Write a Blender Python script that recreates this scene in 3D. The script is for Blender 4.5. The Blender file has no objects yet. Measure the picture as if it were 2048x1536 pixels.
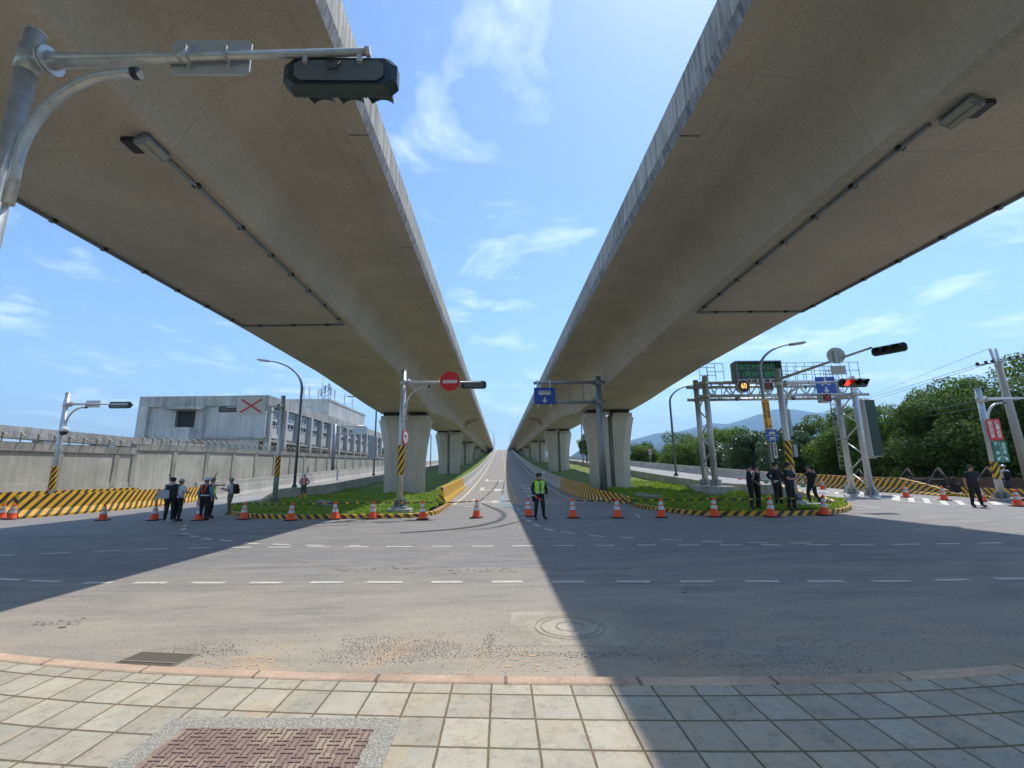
import bpy, bmesh, math, random
import numpy as np
from mathutils import Vector, Matrix
random.seed(7); RNG = np.random.default_rng(11)
S = bpy.context.scene
COL = S.collection
R = math.radians
# ------------------------------------------------------------------ camera
FPX, CZ = 900.0, 1.7
def cam_axes(pitch, yaw, roll):
    p, y, r = R(pitch), R(yaw), R(roll)
    f = Vector((math.sin(y)*math.cos(p), math.cos(y)*math.cos(p), math.sin(p)))
    r0 = Vector((math.cos(y), -math.sin(y), 0)); u0 = r0.cross(f)
    return r0*math.cos(r)+u0*math.sin(r), u0*math.cos(r)-r0*math.sin(r), f
RT, UP, FW = cam_axes(11.3, 1.5, -0.97)
cd = bpy.data.cameras.new('camera'); cam = bpy.data.objects.new('camera', cd); COL.objects.link(cam)
cam.matrix_world = Matrix(((RT.x, UP.x, -FW.x, 0), (RT.y, UP.y, -FW.y, 0), (RT.z, UP.z, -FW.z, CZ), (0, 0, 0, 1)))
cd.sensor_width = 36; cd.lens = FPX/2048*36; cd.clip_start = 0.05; cd.clip_end = 60000
S.camera = cam
# survey helpers: photo point -> point on the ground / on a plane of known depth
def ray(px, py): return FW+RT*((px-1024)/FPX)-UP*((py-768)/FPX)
def gnd(px, py, z=0.0):
    d = ray(px, py); t = (z-CZ)/d.z; return Vector((d.x*t, d.y*t, z))
def atY(px, py, Y):
    d = ray(px, py); t = Y/d.y; return Vector((d.x*t, Y, CZ+d.z*t))
# ------------------------------------------------------------------ world, sun, exposure
SUN = Vector((0.34, 0.45, 1.0)).normalized()
elev = math.asin(SUN.z); azi = math.atan2(SUN.x, SUN.y)
W = bpy.data.worlds.new('World'); S.world = W; W.use_nodes = True
nt = W.node_tree; nt.nodes.clear()
def wn(t, **k):
    n = nt.nodes.new(t)
    for a, b in k.items(): setattr(n, a, b)
    return n
sky = wn('ShaderNodeTexSky', sky_type='NISHITA', sun_disc=False, sun_elevation=elev, sun_rotation=azi, altitude=10, air_density=1.0, dust_density=0.3, ozone_density=3.0)
tc = wn('ShaderNodeTexCoord'); sep = wn('ShaderNodeSeparateXYZ'); nt.links.new(tc.outputs['Generated'], sep.inputs[0])
zz = wn('ShaderNodeMath', operation='ADD'); nt.links.new(sep.outputs[2], zz.inputs[0]); zz.inputs[1].default_value = 0.10
zm = wn('ShaderNodeMath', operation='MAXIMUM'); nt.links.new(zz.outputs[0], zm.inputs[0]); zm.inputs[1].default_value = 0.03
dx = wn('ShaderNodeMath', operation='DIVIDE'); nt.links.new(sep.outputs[0], dx.inputs[0]); nt.links.new(zm.outputs[0], dx.inputs[1])
dy = wn('ShaderNodeMath', operation='DIVIDE'); nt.links.new(sep.outputs[1], dy.inputs[0]); nt.links.new(zm.outputs[0], dy.inputs[1])
cmb = wn('ShaderNodeCombineXYZ'); nt.links.new(dx.outputs[0], cmb.inputs[0]); nt.links.new(dy.outputs[0], cmb.inputs[1])
n1 = wn('ShaderNodeTexNoise', noise_dimensions='3D'); nt.links.new(cmb.outputs[0], n1.inputs['Vector'])
n1.inputs['Scale'].default_value = 1.9; n1.inputs['Detail'].default_value = 9; n1.inputs['Roughness'].default_value = 0.62; n1.inputs['Distortion'].default_value = 0.35
cr = wn('ShaderNodeValToRGB'); nt.links.new(n1.outputs['Fac'], cr.inputs[0])
cr.color_ramp.elements[0].position = 0.515; cr.color_ramp.elements[0].color = (0, 0, 0, 1)
cr.color_ramp.elements[1].position = 0.80; cr.color_ramp.elements[1].color = (0.75, 0.75, 0.75, 1)
mx = wn('ShaderNodeMix', data_type='RGBA'); nt.links.new(cr.outputs[0], mx.inputs[0]); nt.links.new(sky.outputs[0], mx.inputs[6])
mx.inputs[7].default_value = (8.4, 8.9, 9.6, 1)
hs = wn('ShaderNodeHueSaturation'); nt.links.new(mx.outputs[2], hs.inputs['Color']); hs.inputs['Saturation'].default_value = 1.06
tn_ = wn('ShaderNodeMix', data_type='RGBA', blend_type='MULTIPLY'); tn_.inputs[0].default_value = 1.0; nt.links.new(hs.outputs[0], tn_.inputs[6]); tn_.inputs[7].default_value = (0.84, 0.86, 0.86, 1)
bg = wn('ShaderNodeBackground'); nt.links.new(tn_.outputs[2], bg.inputs[0]); bg.inputs[1].default_value = 0.15
wo = wn('ShaderNodeOutputWorld'); nt.links.new(bg.outputs[0], wo.inputs[0])
sl = bpy.data.lights.new('sun', 'SUN'); so = bpy.data.objects.new('sun', sl); COL.objects.link(so)
sl.energy = 2.4; sl.angle = R(0.5); sl.color = (1.0, 0.95, 0.88)
so.rotation_euler = SUN.to_track_quat('Z', 'Y').to_euler(); so.location = (20, 30, 60)
S.view_settings.view_transform = 'Standard'; S.view_settings.look = 'None'; S.view_settings.gamma = 1; S.view_settings.exposure = 0.92
S.cycles.max_bounces = 7; S.cycles.diffuse_bounces = 4; S.cycles.use_denoising = True
# ------------------------------------------------------------------ materials
def mat(name, col, rough=0.7, metal=0.0, spec=None, emit=None, es=1.0):
    m = bpy.data.materials.new(name); m.use_nodes = True
    b = m.node_tree.nodes['Principled BSDF']
    b.inputs['Base Color'].default_value = (*col, 1); b.inputs['Roughness'].default_value = rough; b.inputs['Metallic'].default_value = metal
    if spec is not None: b.inputs['Specular IOR Level'].default_value = spec
    if emit: b.inputs['Emission Color'].default_value = (*emit, 1); b.inputs['Emission Strength'].default_value = es
    return m
class NT:
    def __init__(s, m): s.t = m.node_tree; s.b = s.t.nodes['Principled BSDF']
    def n(s, t, **k):
        n = s.t.nodes.new(t)
        for a, b in k.items(): setattr(n, a, b)
        return n
    def put(s, v, sock):
        if hasattr(v, 'is_output') or isinstance(v, bpy.types.NodeSocket): s.t.links.new(v, sock)
        else: sock.default_value = v
    def math(s, op, a, b=0.0, clamp=False):
        n = s.n('ShaderNodeMath', operation=op, use_clamp=clamp); s.put(a, n.inputs[0]); s.put(b, n.inputs[1]); return n.outputs[0]
    def geo(s): return s.n('ShaderNodeNewGeometry').outputs['Position']
    def uv(s): return s.n('ShaderNodeUVMap').outputs[0]
    def mapv(s, v, sc, rot=(0, 0, 0)):
        n = s.n('ShaderNodeMapping'); s.put(v, n.inputs[0]); n.inputs['Scale'].default_value = sc; n.inputs['Rotation'].default_value = rot; return n.outputs[0]
    def noise(s, v, sc, det=5, rough=0.6, dist=0.0):
        n = s.n('ShaderNodeTexNoise'); s.put(v, n.inputs['Vector']); n.inputs['Scale'].default_value = sc
        n.inputs['Detail'].default_value = det; n.inputs['Roughness'].default_value = rough; n.inputs['Distortion'].default_value = dist; return n.outputs['Fac']
    def ramp(s, f, stops):
        n = s.n('ShaderNodeValToRGB'); s.put(f, n.inputs[0]); e = n.color_ramp.elements
        while len(e) < len(stops): e.new(0.5)
        for i, (p, c) in enumerate(stops):
            e[i].position = p; e[i].color = (*c, 1) if len(c) == 3 else c
        return n.outputs[0]
    def mix(s, f, a, b, mode='MIX'):
        n = s.n('ShaderNodeMix', data_type='RGBA', blend_type=mode)
        s.put(f, n.inputs[0]); s.put((*a, 1) if isinstance(a, tuple) and len(a) == 3 else a, n.inputs[6]); s.put((*b, 1) if isinstance(b, tuple) and len(b) == 3 else b, n.inputs[7]); return n.outputs[2]
    def col(s, v): s.put(v, s.b.inputs['Base Color'])
    def bump(s, h, st=0.3, d=0.02):
        n = s.n('ShaderNodeBump'); s.put(h, n.inputs['Height']); n.inputs['Strength'].default_value = st; n.inputs['Distance'].default_value = d
        s.t.links.new(n.outputs[0], s.b.inputs['Normal'])
    def sepv(s, v):
        n = s.n('ShaderNodeSeparateXYZ'); s.put(v, n.inputs[0]); return n.outputs
def g3(v): return (v, v, v)
def concrete(name, c, streak=0.35, mott=0.25, scale=1.0, stain=None, rough=0.85):
    m = mat(name, c, rough); t = NT(m); p = t.geo()
    a = t.noise(p, 0.35*scale, 6, 0.62); b = t.noise(t.mapv(p, (3.5, 3.5, 0.14)), 1.6*scale, 6, 0.72); f = t.noise(p, 14*scale, 4, 0.7)
    k1 = t.ramp(a, [(0.38, g3(1-mott)), (0.62, g3(1+mott*0.3))]); k2 = t.ramp(b, [(0.38, g3(1-streak)), (0.58, g3(1.0))]); k3 = t.ramp(f, [(0.36, g3(0.88)), (0.62, g3(1.06))])
    v = t.mix(1.0, c, k1, 'MULTIPLY'); v = t.mix(1.0, v, k2, 'MULTIPLY'); v = t.mix(1.0, v, k3, 'MULTIPLY')
    if stain:
        s_ = t.ramp(t.noise(p, 0.22, 5, 0.7, 0.6), [(0.5, g3(0)), (0.72, g3(1))]); v = t.mix(t.math('MULTIPLY', s_, 0.5), v, stain)
    t.col(v); t.bump(f, 0.25, 0.01); return m
M = {}
M['soffit'] = concrete('concrete_soffit', (0.58, 0.505, 0.395), 0.05, 0.14, 1.0, (0.46, 0.40, 0.315))
def joints(m, period, axis=1, dark=0.80, w=0.012):        # formwork joints every few metres
    t = NT(m); src = t.b.inputs['Base Color'].links[0].from_socket
    y = t.sepv(t.geo())[axis]
    f = t.math('FRACT', t.math('DIVIDE', y, period)); l = t.math('LESS_THAN', f, w/period*2)
    v = t.mix(l, src, t.mix(1.0, src, g3(dark), 'MULTIPLY')); t.col(v)
joints(M['soffit'], 4.1)
M['parapet'] = concrete('concrete_parapet', (0.58, 0.53, 0.45), 0.55, 0.25, 1.2)
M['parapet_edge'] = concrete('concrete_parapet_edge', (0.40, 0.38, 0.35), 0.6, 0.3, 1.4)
M['pier'] = concrete('concrete_pier', (0.62, 0.56, 0.47), 0.14, 0.12, 1.0)
t_ = NT(M['pier']); s0 = t_.b.inputs['Base Color'].links[0].from_socket
M['wall'] = concrete('concrete_wall', (0.58, 0.555, 0.475), 0.2, 0.22, 1.0)
M['wall_dark'] = concrete('concrete_wall_coping', (0.41, 0.39, 0.34), 0.35, 0.3, 1.2)
M['barrier'] = concrete('concrete_barrier', (0.56, 0.545, 0.50), 0.22, 0.18, 1.0)
M['barrier_grey'] = concrete('concrete_barrier_grey', (0.58, 0.565, 0.52), 0.3, 0.2, 1.0)
M['bldg'] = concrete('concrete_building', (0.62, 0.61, 0.57), 0.22, 0.2, 0.5)
M['bldg_dark'] = concrete('concrete_building_band', (0.50, 0.485, 0.445), 0.35, 0.25, 0.6)
M['kerb_plain'] = concrete('kerb_concrete', (0.66, 0.47, 0.33), 0.1, 0.3, 3.0, (0.66, 0.36, 0.19))
joints(M['kerb_plain'], 1.02, 0, 0.45, 0.014)
M['dark'] = mat('dark_rubber', (0.018, 0.018, 0.02), 0.6)
M['black'] = mat('black_paint', (0.02, 0.021, 0.023), 0.45)
def galv(name, c, rough):
    m = mat(name, c, rough, 0.55); t = NT(m); f = t.noise(t.geo(), 9, 4, 0.6)
    t.col(t.mix(1.0, c, t.ramp(f, [(0.3, g3(0.8)), (0.7, g3(1.1))]), 'MULTIPLY')); t.put(t.math('ADD', t.math('MULTIPLY', f, 0.3), rough-0.15), t.b.inputs['Roughness']); return m
M['galv'] = galv('galvanised_steel', (0.56, 0.57, 0.56), 0.42)
M['galv_dark'] = galv('weathered_steel', (0.30, 0.33, 0.36), 0.5)
M['lamp_blue'] = galv('painted_lamp_steel', (0.16, 0.18, 0.21), 0.45)
M['alu'] = mat('aluminium_sheet', (0.50, 0.52, 0.53), 0.5, 0.4)
M['sig'] = mat('signal_green_black', (0.012, 0.035, 0.035), 0.35)
M['sigback'] = mat('signal_back_plate', (0.11, 0.125, 0.125), 0.55)
M['lens_off'] = mat('signal_lens_off', (0.03, 0.012, 0.012), 0.2)
M['lens_red'] = mat('signal_lens_red', (0.5, 0.01, 0.01), 0.3, emit=(1, 0.02, 0.01), es=3.0)
M['white'] = mat('white_paint', (0.74, 0.74, 0.72), 0.6)
M['red'] = mat('sign_red', (0.62, 0.015, 0.02), 0.4)
M['blue'] = mat('sign_blue', (0.012, 0.065, 0.36), 0.4)
M['green'] = mat('sign_green', (0.0, 0.17, 0.11), 0.4)
M['yellow'] = mat('sign_yellow', (0.85, 0.42, 0.01), 0.45)
M['signwhite'] = mat('sign_white', (0.62, 0.61, 0.55), 0.5)
M['orange'] = mat('cone_orange', (0.88, 0.085, 0.02), 0.5)
M['cgreen'] = mat('cone_green', (0.01, 0.33, 0.09), 0.5)
M['refl'] = mat('reflective_band', (0.55, 0.57, 0.60), 0.35, 0.2)
M['glass'] = mat('window_glass', (0.03, 0.045, 0.06), 0.08, 0.0, 0.8)
M['led_black'] = mat('display_black', (0.008, 0.014, 0.014), 0.35)
M['led_green'] = mat('led_green', (0.02, 0.16, 0.045), 0.5, emit=(0.02, 0.45, 0.12), es=0.12)
M['led_amber'] = mat('led_amber', (0.5, 0.3, 0.05), 0.5, emit=(1.0, 0.55, 0.12), es=0.8)
M['led_red'] = mat('led_red', (0.25, 0.02, 0.02), 0.5, emit=(0.8, 0.05, 0.03), es=0.18)
M['trunk'] = mat('bark', (0.10, 0.075, 0.05), 0.9)
M['rust'] = mat('rusted_iron', (0.30, 0.19, 0.15), 0.8, 0.1); _t = NT(M['rust']); _t.col(_t.mix(_t.ramp(_t.noise(_t.geo(), 4, 7, 0.7, 0.6), [(0.5, g3(0)), (0.62, g3(1))]), (0.29, 0.205, 0.165), (0.42, 0.34, 0.24)))
# road ---------------------------------------------------------------
def asphalt(name, base, dust=True, dust_c=(0.50, 0.425, 0.31)):
    m = mat(name, base, 0.8); t = NT(m); p = t.geo(); xyz = t.sepv(p)
    fine = t.noise(p, 60, 3, 0.7); mid = t.noise(p, 3.2, 6, 0.7); streak = t.noise(t.mapv(p, (0.45, 5.5, 1), (0, 0, R(-5))), 1.0, 9, 0.78, 0.3)
    v = t.mix(1.0, base, t.ramp(fine, [(0.38, g3(0.66)), (0.62, g3(1.22))]), 'MULTIPLY')
    v = t.mix(1.0, v, t.ramp(mid, [(0.3, g3(0.93)), (0.7, g3(1.04))]), 'MULTIPLY'); v = t.mix(1.0, v, t.ramp(t.noise(t.mapv(p, (0.7, 1.3, 1)), 24, 5, 0.8), [(0.40, g3(0.72)), (0.60, g3(1.12))]), 'MULTIPLY')
    v = t.mix(1.0, v, t.ramp(streak, [(0.38, g3(0.74)), (0.60, g3(1.12))]), 'MULTIPLY')
    if dust:
        # pale dust lies thickest along the near kerb and thins out towards the far lanes
        near = t.math('SUBTRACT', 1.0, t.math('DIVIDE', t.math('SUBTRACT', xyz[1], 3.9), 6.2), True)
        n_ = t.noise(t.mapv(p, (0.55, 1.5, 1), (0, 0, R(-5))), 0.9, 8, 0.68, 0.5)
        k = t.math('ADD', t.math('MULTIPLY', near, 0.95), t.math('MULTIPLY', t.math('SUBTRACT', n_, 0.5), 1.9), True)
        v = t.mix(t.math('MULTIPLY', k, 0.74), v, t.mix(1.0, dust_c, t.ramp(fine, [(0.38, g3(0.84)), (0.62, g3(1.08))]), 'MULTIPLY'))
        cl = t.ramp(t.noise(p, 0.8, 7, 0.75, 0.8), [(0.5, g3(0)), (0.64, g3(1))])
        kk = t.math('SUBTRACT', 1.0, t.math('DIVIDE', t.math('ABSOLUTE', t.math('SUBTRACT', xyz[1], 4.6)), 1.1), True)
        v = t.mix(t.math('MULTIPLY', t.math('MULTIPLY', cl, kk), 0.55), v, (0.60, 0.38, 0.20))
        bare = t.ramp(t.noise(p, 1.1, 9, 0.8, 1.2), [(0.56, g3(0)), (0.66, g3(1))]); v = t.mix(t.math('MULTIPLY', bare, 0.22), v, (0.16, 0.15, 0.14))
        vo = t.n('ShaderNodeTexVoronoi'); t.put(p, vo.inputs['Vector']); vo.inputs['Scale'].default_value = 26; vo.inputs['Randomness'].default_value = 1.0
        gr = t.math('MULTIPLY', t.math('LESS_THAN', vo.outputs['Distance'], 0.16), t.math('GREATER_THAN', t.noise(p, 1.6, 5, 0.7), 0.53)); v = t.mix(t.math('MULTIPLY', gr, t.math('MULTIPLY', near, 0.75)), v, (0.07, 0.065, 0.06))
        mud = t.ramp(t.noise(t.mapv(p, (1.0, 2.2, 1)), 0.55, 9, 0.8, 1.0), [(0.665, g3(0)), (0.70, g3(1))]); v = t.mix(t.math('MULTIPLY', mud, 0.55), v, (0.10, 0.07, 0.05))
    t.col(v); t.bump(fine, 0.5, 0.01); return m
M['asphalt'] = asphalt('asphalt_crossing', (0.285, 0.268, 0.25))
M['asphalt2'] = asphalt('asphalt_ramp', (0.37, 0.335, 0.295), False)
M['asphalt3'] = asphalt('asphalt_side_road', (0.37, 0.36, 0.33), False)
def paint(name, c, wear=0.25):
    m = mat(name, c, 0.65); t = NT(m); p = t.geo()
    w_ = t.ramp(t.noise(p, 7, 8, 0.8), [(0.46, g3(0)), (0.62, g3(1))]); t.col(t.mix(t.math('MULTIPLY', w_, wear), c, (0.25, 0.24, 0.22))); return m
M['roadwhite'] = paint('road_paint_white', (0.68, 0.65, 0.54), 0.5)
M['roadyellow'] = paint('road_paint_yellow', (0.66, 0.36, 0.08), 0.3)
M['tyre'] = mat('tyre_mark', (0.085, 0.088, 0.098), 0.8)
M['chalk'] = mat('blue_chalk_mark', (0.22, 0.33, 0.46), 0.8)
def tiles():
    m = mat('paving_tiles', (0.4, 0.39, 0.35), 0.8); t = NT(m); uvn = t.uv(); u = t.sepv(uvn); p = t.geo()
    jn = t.math('MULTIPLY', t.math('SUBTRACT', t.noise(p, 22, 4, 0.7), 0.5), 0.035)
    def joint(s_, k):
        f = t.math('FRACT', t.math('ADD', s_, jn)); a = t.math('ABSOLUTE', t.math('SUBTRACT', f, 0.5)); return t.math('GREATER_THAN', a, 0.5-k)
    j = t.math('MAXIMUM', joint(u[0], 0.026), joint(u[1], 0.03))
    cell = t.n('ShaderNodeCombineXYZ'); t.put(t.math('FLOOR', u[0]), cell.inputs[0]); t.put(t.math('FLOOR', u[1]), cell.inputs[1])
    wn_ = t.n('ShaderNodeTexWhiteNoise', noise_dimensions='2D'); t.put(cell.outputs[0], wn_.inputs[0])
    v = t.mix(1.0, (0.485, 0.445, 0.35), t.ramp(wn_.outputs[0], [(0, g3(0.86)), (1, g3(1.1))]), 'MULTIPLY')
    v = t.mix(1.0, v, t.ramp(t.noise(p, 3.5, 7, 0.7), [(0.3, g3(0.84)), (0.7, g3(1.1))]), 'MULTIPLY')
    v = t.mix(1.0, v, t.ramp(t.noise(p, 90, 2, 0.6), [(0.3, g3(0.9)), (0.7, g3(1.07))]), 'MULTIPLY')
    v = t.mix(t.math('MULTIPLY', t.ramp(t.noise(p, 1.1, 8, 0.75, 0.9), [(0.48, g3(0)), (0.70, g3(1))]), 0.6), v, (0.58, 0.40, 0.22)); v = t.mix(1.0, v, t.ramp(t.noise(p, 11, 7, 0.8, 0.5), [(0.36, g3(0.72)), (0.5, g3(1.0))]), 'MULTIPLY')
    sc = t.ramp(t.noise(t.mapv(p, (1.2, 9, 1), (0, 0, 0.5)), 2.2, 9, 0.8, 2.5), [(0.66, g3(0)), (0.70, g3(1))]); v = t.mix(t.math('MULTIPLY', sc, 0.6), v, (0.66, 0.66, 0.62))
    jc = t.mix(t.noise(p, 30, 3), (0.09, 0.07, 0.035), (0.25, 0.19, 0.11))
    t.col(t.mix(j, v, jc)); t.bump(t.math('SUBTRACT', t.math('MULTIPLY', t.noise(p, 60, 3), 0.3), j), 0.6, 0.012); return m
M['tiles'] = tiles()
def stripes(name, period, slant, c1=(0.80, 0.44, 0.015), c2=(0.03, 0.028, 0.025), duty=0.5, dirt=0.25):
    m = mat(name, c1, 0.55); t = NT(m); u = t.sepv(t.uv()); p = t.geo()
    f = t.math('FRACT', t.math('DIVIDE', t.math('ADD', u[0], t.math('MULTIPLY', u[1], slant)), period))
    s_ = t.math('LESS_THAN', f, duty); v = t.mix(s_, c2, c1)
    d = t.ramp(t.noise(p, 2.5, 7, 0.75), [(0.45, g3(0)), (0.75, g3(1))]); v = t.mix(t.math('MULTIPLY', d, dirt), v, (0.36, 0.28, 0.18))
    t.col(v); return m
M['strL'] = stripes('stripes_barrier', 0.48, 1.0, duty=0.55)
M['strRL'] = stripes('stripes_barrier_ramp', 0.5, 1.0, duty=0.74)
M['strR'] = stripes('stripes_barrier_fine', 0.52, -1.0)
M['strR2'] = stripes('stripes_barrier_other', 0.55, 1.0)
M['strK'] = stripes('stripes_kerb', 0.38, -1.0, dirt=0.45)
M['strP'] = stripes('stripes_pole_sleeve', 0.36, -1.6, dirt=0.05); M['strP2'] = stripes('stripes_pole_sleeve_reverse', 0.36, 1.6, dirt=0.05)
M['strB'] = stripes('stripes_cone_bar', 0.42, 0.0, duty=0.28, dirt=0.0)
def grassm(name, a, b, c):
    m = mat(name, a, 0.85); t = NT(m); p = t.geo()
    v = t.ramp(t.noise(p, 0.55, 8, 0.75, 0.5), [(0.3, a), (0.55, b), (0.75, c)])
    v = t.mix(1.0, v, t.ramp(t.noise(p, 9, 6, 0.8), [(0.3, g3(0.45)), (0.7, g3(1.25))]), 'MULTIPLY')
    t.col(v); t.bump(t.noise(p, 7, 6, 0.8), 1.0, 0.12); return m
M['lawn'] = grassm('lawn_soil', (0.12, 0.19, 0.03), (0.19, 0.27, 0.04), (0.30, 0.25, 0.10))
M['field'] = grassm('field', (0.06, 0.09, 0.03), (0.09, 0.11, 0.04), (0.13, 0.12, 0.07))
def leafm(name, a, b, c, tr=0.35):
    m = mat(name, a, 0.65, 0.0, 0.25); t = NT(m); p = t.geo()
    v = t.ramp(t.noise(p, 0.6, 4, 0.7), [(0.3, a), (0.5, b), (0.72, c)])
    v = t.mix(1.0, v, t.ramp(t.noise(p, 6, 3, 0.7), [(0.3, g3(0.65)), (0.7, g3(1.3))]), 'MULTIPLY')
    t.col(v)
    out = [n for n in t.t.nodes if n.type == 'OUTPUT_MATERIAL'][0]
    tl = t.n('ShaderNodeBsdfTranslucent'); t.put(v, tl.inputs[0]); mxs = t.n('ShaderNodeMixShader'); mxs.inputs[0].default_value = tr
    t.t.links.new(t.b.outputs[0], mxs.inputs[1]); t.t.links.new(tl.outputs[0], mxs.inputs[2]); t.t.links.new(mxs.outputs[0], out.inputs[0]); return m
M['leaf_dark'] = leafm('leaves_dark', (0.05, 0.105, 0.02), (0.085, 0.155, 0.03), (0.17, 0.24, 0.045), 0.4)
M['leaf_mid'] = leafm('leaves_mid', (0.08, 0.155, 0.025), (0.135, 0.225, 0.035), (0.25, 0.32, 0.06), 0.42)
M['leaf_gloss'] = leafm('leaves_glossy', (0.07, 0.12, 0.04), (0.10, 0.17, 0.06), (0.18, 0.23, 0.11), 0.15)
NT(M['leaf_gloss']).b.inputs['Roughness'].default_value = 0.28
M['blade'] = leafm('grass_blades', (0.19, 0.33, 0.03), (0.28, 0.42, 0.05), (0.40, 0.42, 0.12), 0.45)
# ------------------------------------------------------------------ mesh builder
def wloc(o):
    v = Vector((0, 0, 0))
    while o is not None: v = v+o.location; o = o.parent
    return v
SPLIT = {'pier', 'clamp', 'bracket', 'bearing', 'pier_cap', 'antenna', 'railing', 'support', 'insulator', 'top_post', 'wheel', 'strap', 'ledge', 'reflective_stripe', 'walkway'}
class MB:
    def __init__(s): s.v = []; s.f = []; s.uv = []; s.mi = []; s.cur = 0; s.sm = []; s.smooth = False
    def add(s, vs, fs, uvs=None):
        o = len(s.v); s.v += [tuple(p) for p in vs]
        for k, f in enumerate(fs):
            s.f.append(tuple(o+i for i in f)); s.uv.append(uvs[k] if uvs else None); s.mi.append(s.cur); s.sm.append(s.smooth)
        return s
    def box(s, c, d, rz=0.0, M3=None):
        hx, hy, hz = d[0]/2, d[1]/2, d[2]/2
        P = [Vector((x*hx, y*hy, z*hz)) for z in (-1, 1) for y in (-1, 1) for x in (-1, 1)]
        m = M3 if M3 else Matrix.Rotation(rz, 3, 'Z'); P = [m@p+Vector(c) for p in P]
        return s.add(P, [(0, 2, 3, 1), (4, 5, 7, 6), (0, 1, 5, 4), (2, 6, 7, 3), (0, 4, 6, 2), (1, 3, 7, 5)])
    def bbox(s, c, d, b=0.02, rz=0.0, M3=None):     # chamfered box
        hx, hy, hz = d[0]/2, d[1]/2, d[2]/2; m = M3 if M3 else Matrix.Rotation(rz, 3, 'Z')
        b = min(b, hx*.9, hy*.9, hz*.9)
        def ringp(x, y, z, k): return [Vector((sx*(x-(k if i else 0)), sy*(y-(0 if i else k)), z)) for (sx, sy, i) in ((1, -1, 0), (1, 1, 0), (1, 1, 1), (-1, 1, 1), (-1, 1, 0), (-1, -1, 0), (-1, -1, 1), (1, -1, 1))]
        def rr(x, y, z): return [Vector(q) for q in ((x, -(y-b), z), (x, y-b, z), (x-b, y, z), (-(x-b), y, z), (-x, y-b, z), (-x, -(y-b), z), (-(x-b), -y, z), (x-b, -y, z))]
        rings = [rr(hx-b*.7, hy-b*.7, -hz), rr(hx, hy, -hz+b*.7), rr(hx, hy, hz-b*.7), rr(hx-b*.7, hy-b*.7, hz)]
        V = [m@p+Vector(c) for r_ in rings for p in r_]; F = []
        for k in range(3):
            for i in range(8): F.append((k*8+i, k*8+(i+1) % 8, (k+1)*8+(i+1) % 8, (k+1)*8+i))
        F.append(tuple(reversed(range(8)))); F.append(tuple(range(24, 32)))
        return s.add(V, F)
    def tube(s, path, rad, n=10, caps=True, uvp=False):
        path = [Vector(p) for p in path]; k = len(path)
        if not isinstance(rad, (list, tuple)): rad = [rad]*k
        V = []; up = None; L = 0; Ls = []
        for i, p in enumerate(path):
            d = (path[min(i+1, k-1)]-path[max(i-1, 0)]).normalized()
            if up is None: up = Vector((0, 0, 1)) if abs(d.z) < 0.9 else Vector((0, -1, 0))
            a = up.cross(d).normalized(); up = d.cross(a).normalized()
            if i: L += (p-path[i-1]).length
            Ls.append(L)
            for j in range(n):
                t = 2*math.pi*j/n; V.append(p+(a*math.cos(t)+up*math.sin(t))*rad[i])
        F = []; U = []
        for i in range(k-1):
            for j in range(n):
                F.append((i*n+j, i*n+(j+1) % n, (i+1)*n+(j+1) % n, (i+1)*n+j)); c = 2*math.pi*rad[i]/n
                U.append([(Ls[i], j*c), (Ls[i], (j+1)*c), (Ls[i+1], (j+1)*c), (Ls[i+1], j*c)])
        sm = s.smooth; s.smooth = True; s.add(V, F, U); s.smooth = sm
        if caps: s.f.append(tuple(len(s.v)-k*n+i for i in reversed(range(n)))); s.f.append(tuple(len(s.v)-n+i for i in range(n))); s.uv += [None, None]; s.mi += [s.cur]*2; s.sm += [False]*2
        return s
    def cyl(s, a, b, r, r2=None, n=14, caps=True): return s.tube([a, b], [r, r if r2 is None else r2], n, caps)
    def sweep(s, path, prof, closed=True, caps=True, hz=None):   # profile (offset to the right, height) along a path in plan
        path = [Vector(p) for p in path]; k = len(path); n = len(prof); V = []; L = 0; Ls = [0]
        pv = [0]
        for i in range(1, n+1): a = prof[i-1]; b = prof[i % n]; pv.append(pv[-1]+math.hypot(b[0]-a[0], b[1]-a[1]))
        for i, p in enumerate(path):
            d = (path[min(i+1, k-1)]-path[max(i-1, 0)]); d.z = 0; d.normalize(); r_ = Vector((d.y, -d.x, 0))
            if i: L += (p-path[i-1]).length; Ls.append(L)
            h = hz[i] if hz else 1.0
            for q in prof: V.append(p+r_*q[0]+Vector((0, 0, q[1]*h)))
        F = []; U = []
        for i in range(k-1):
            for j in range(n if closed else n-1):
                j2 = (j+1) % n; F.append((i*n+j, i*n+j2, (i+1)*n+j2, (i+1)*n+j)); U.append([(Ls[i], pv[j]), (Ls[i], pv[j+1]), (Ls[i+1], pv[j+1]), (Ls[i+1], pv[j])])
        if caps and closed:
            F.append(tuple(reversed(range(n)))); U.append([(prof[j][0], prof[j][1]) for j in reversed(range(n))])
            F.append(tuple((k-1)*n+j for j in range(n))); U.append([(prof[j][0], prof[j][1]) for j in range(n)])
        return s.add(V, F, U)
    def disc(s, c, nrm, r, thick=0.01, n=28):
        nrm = Vector(nrm).normalized(); c = Vector(c); return s.tube([c-nrm*thick/2, c+nrm*thick/2], r, n)
    def poly(s, pts): return s.add(pts, [tuple(range(len(pts)))])
    def slab(s, pts, nrm, th):                                  # planar outline given thickness
        nrm = Vector(nrm)*th; P = [Vector(p) for p in pts]; n = len(P)
        return s.add([p+nrm for p in P]+P, [tuple(range(n)), tuple(reversed(range(n, 2*n)))]+[(i, i+n, (i+1) % n+n, (i+1) % n) for i in range(n)])
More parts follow.
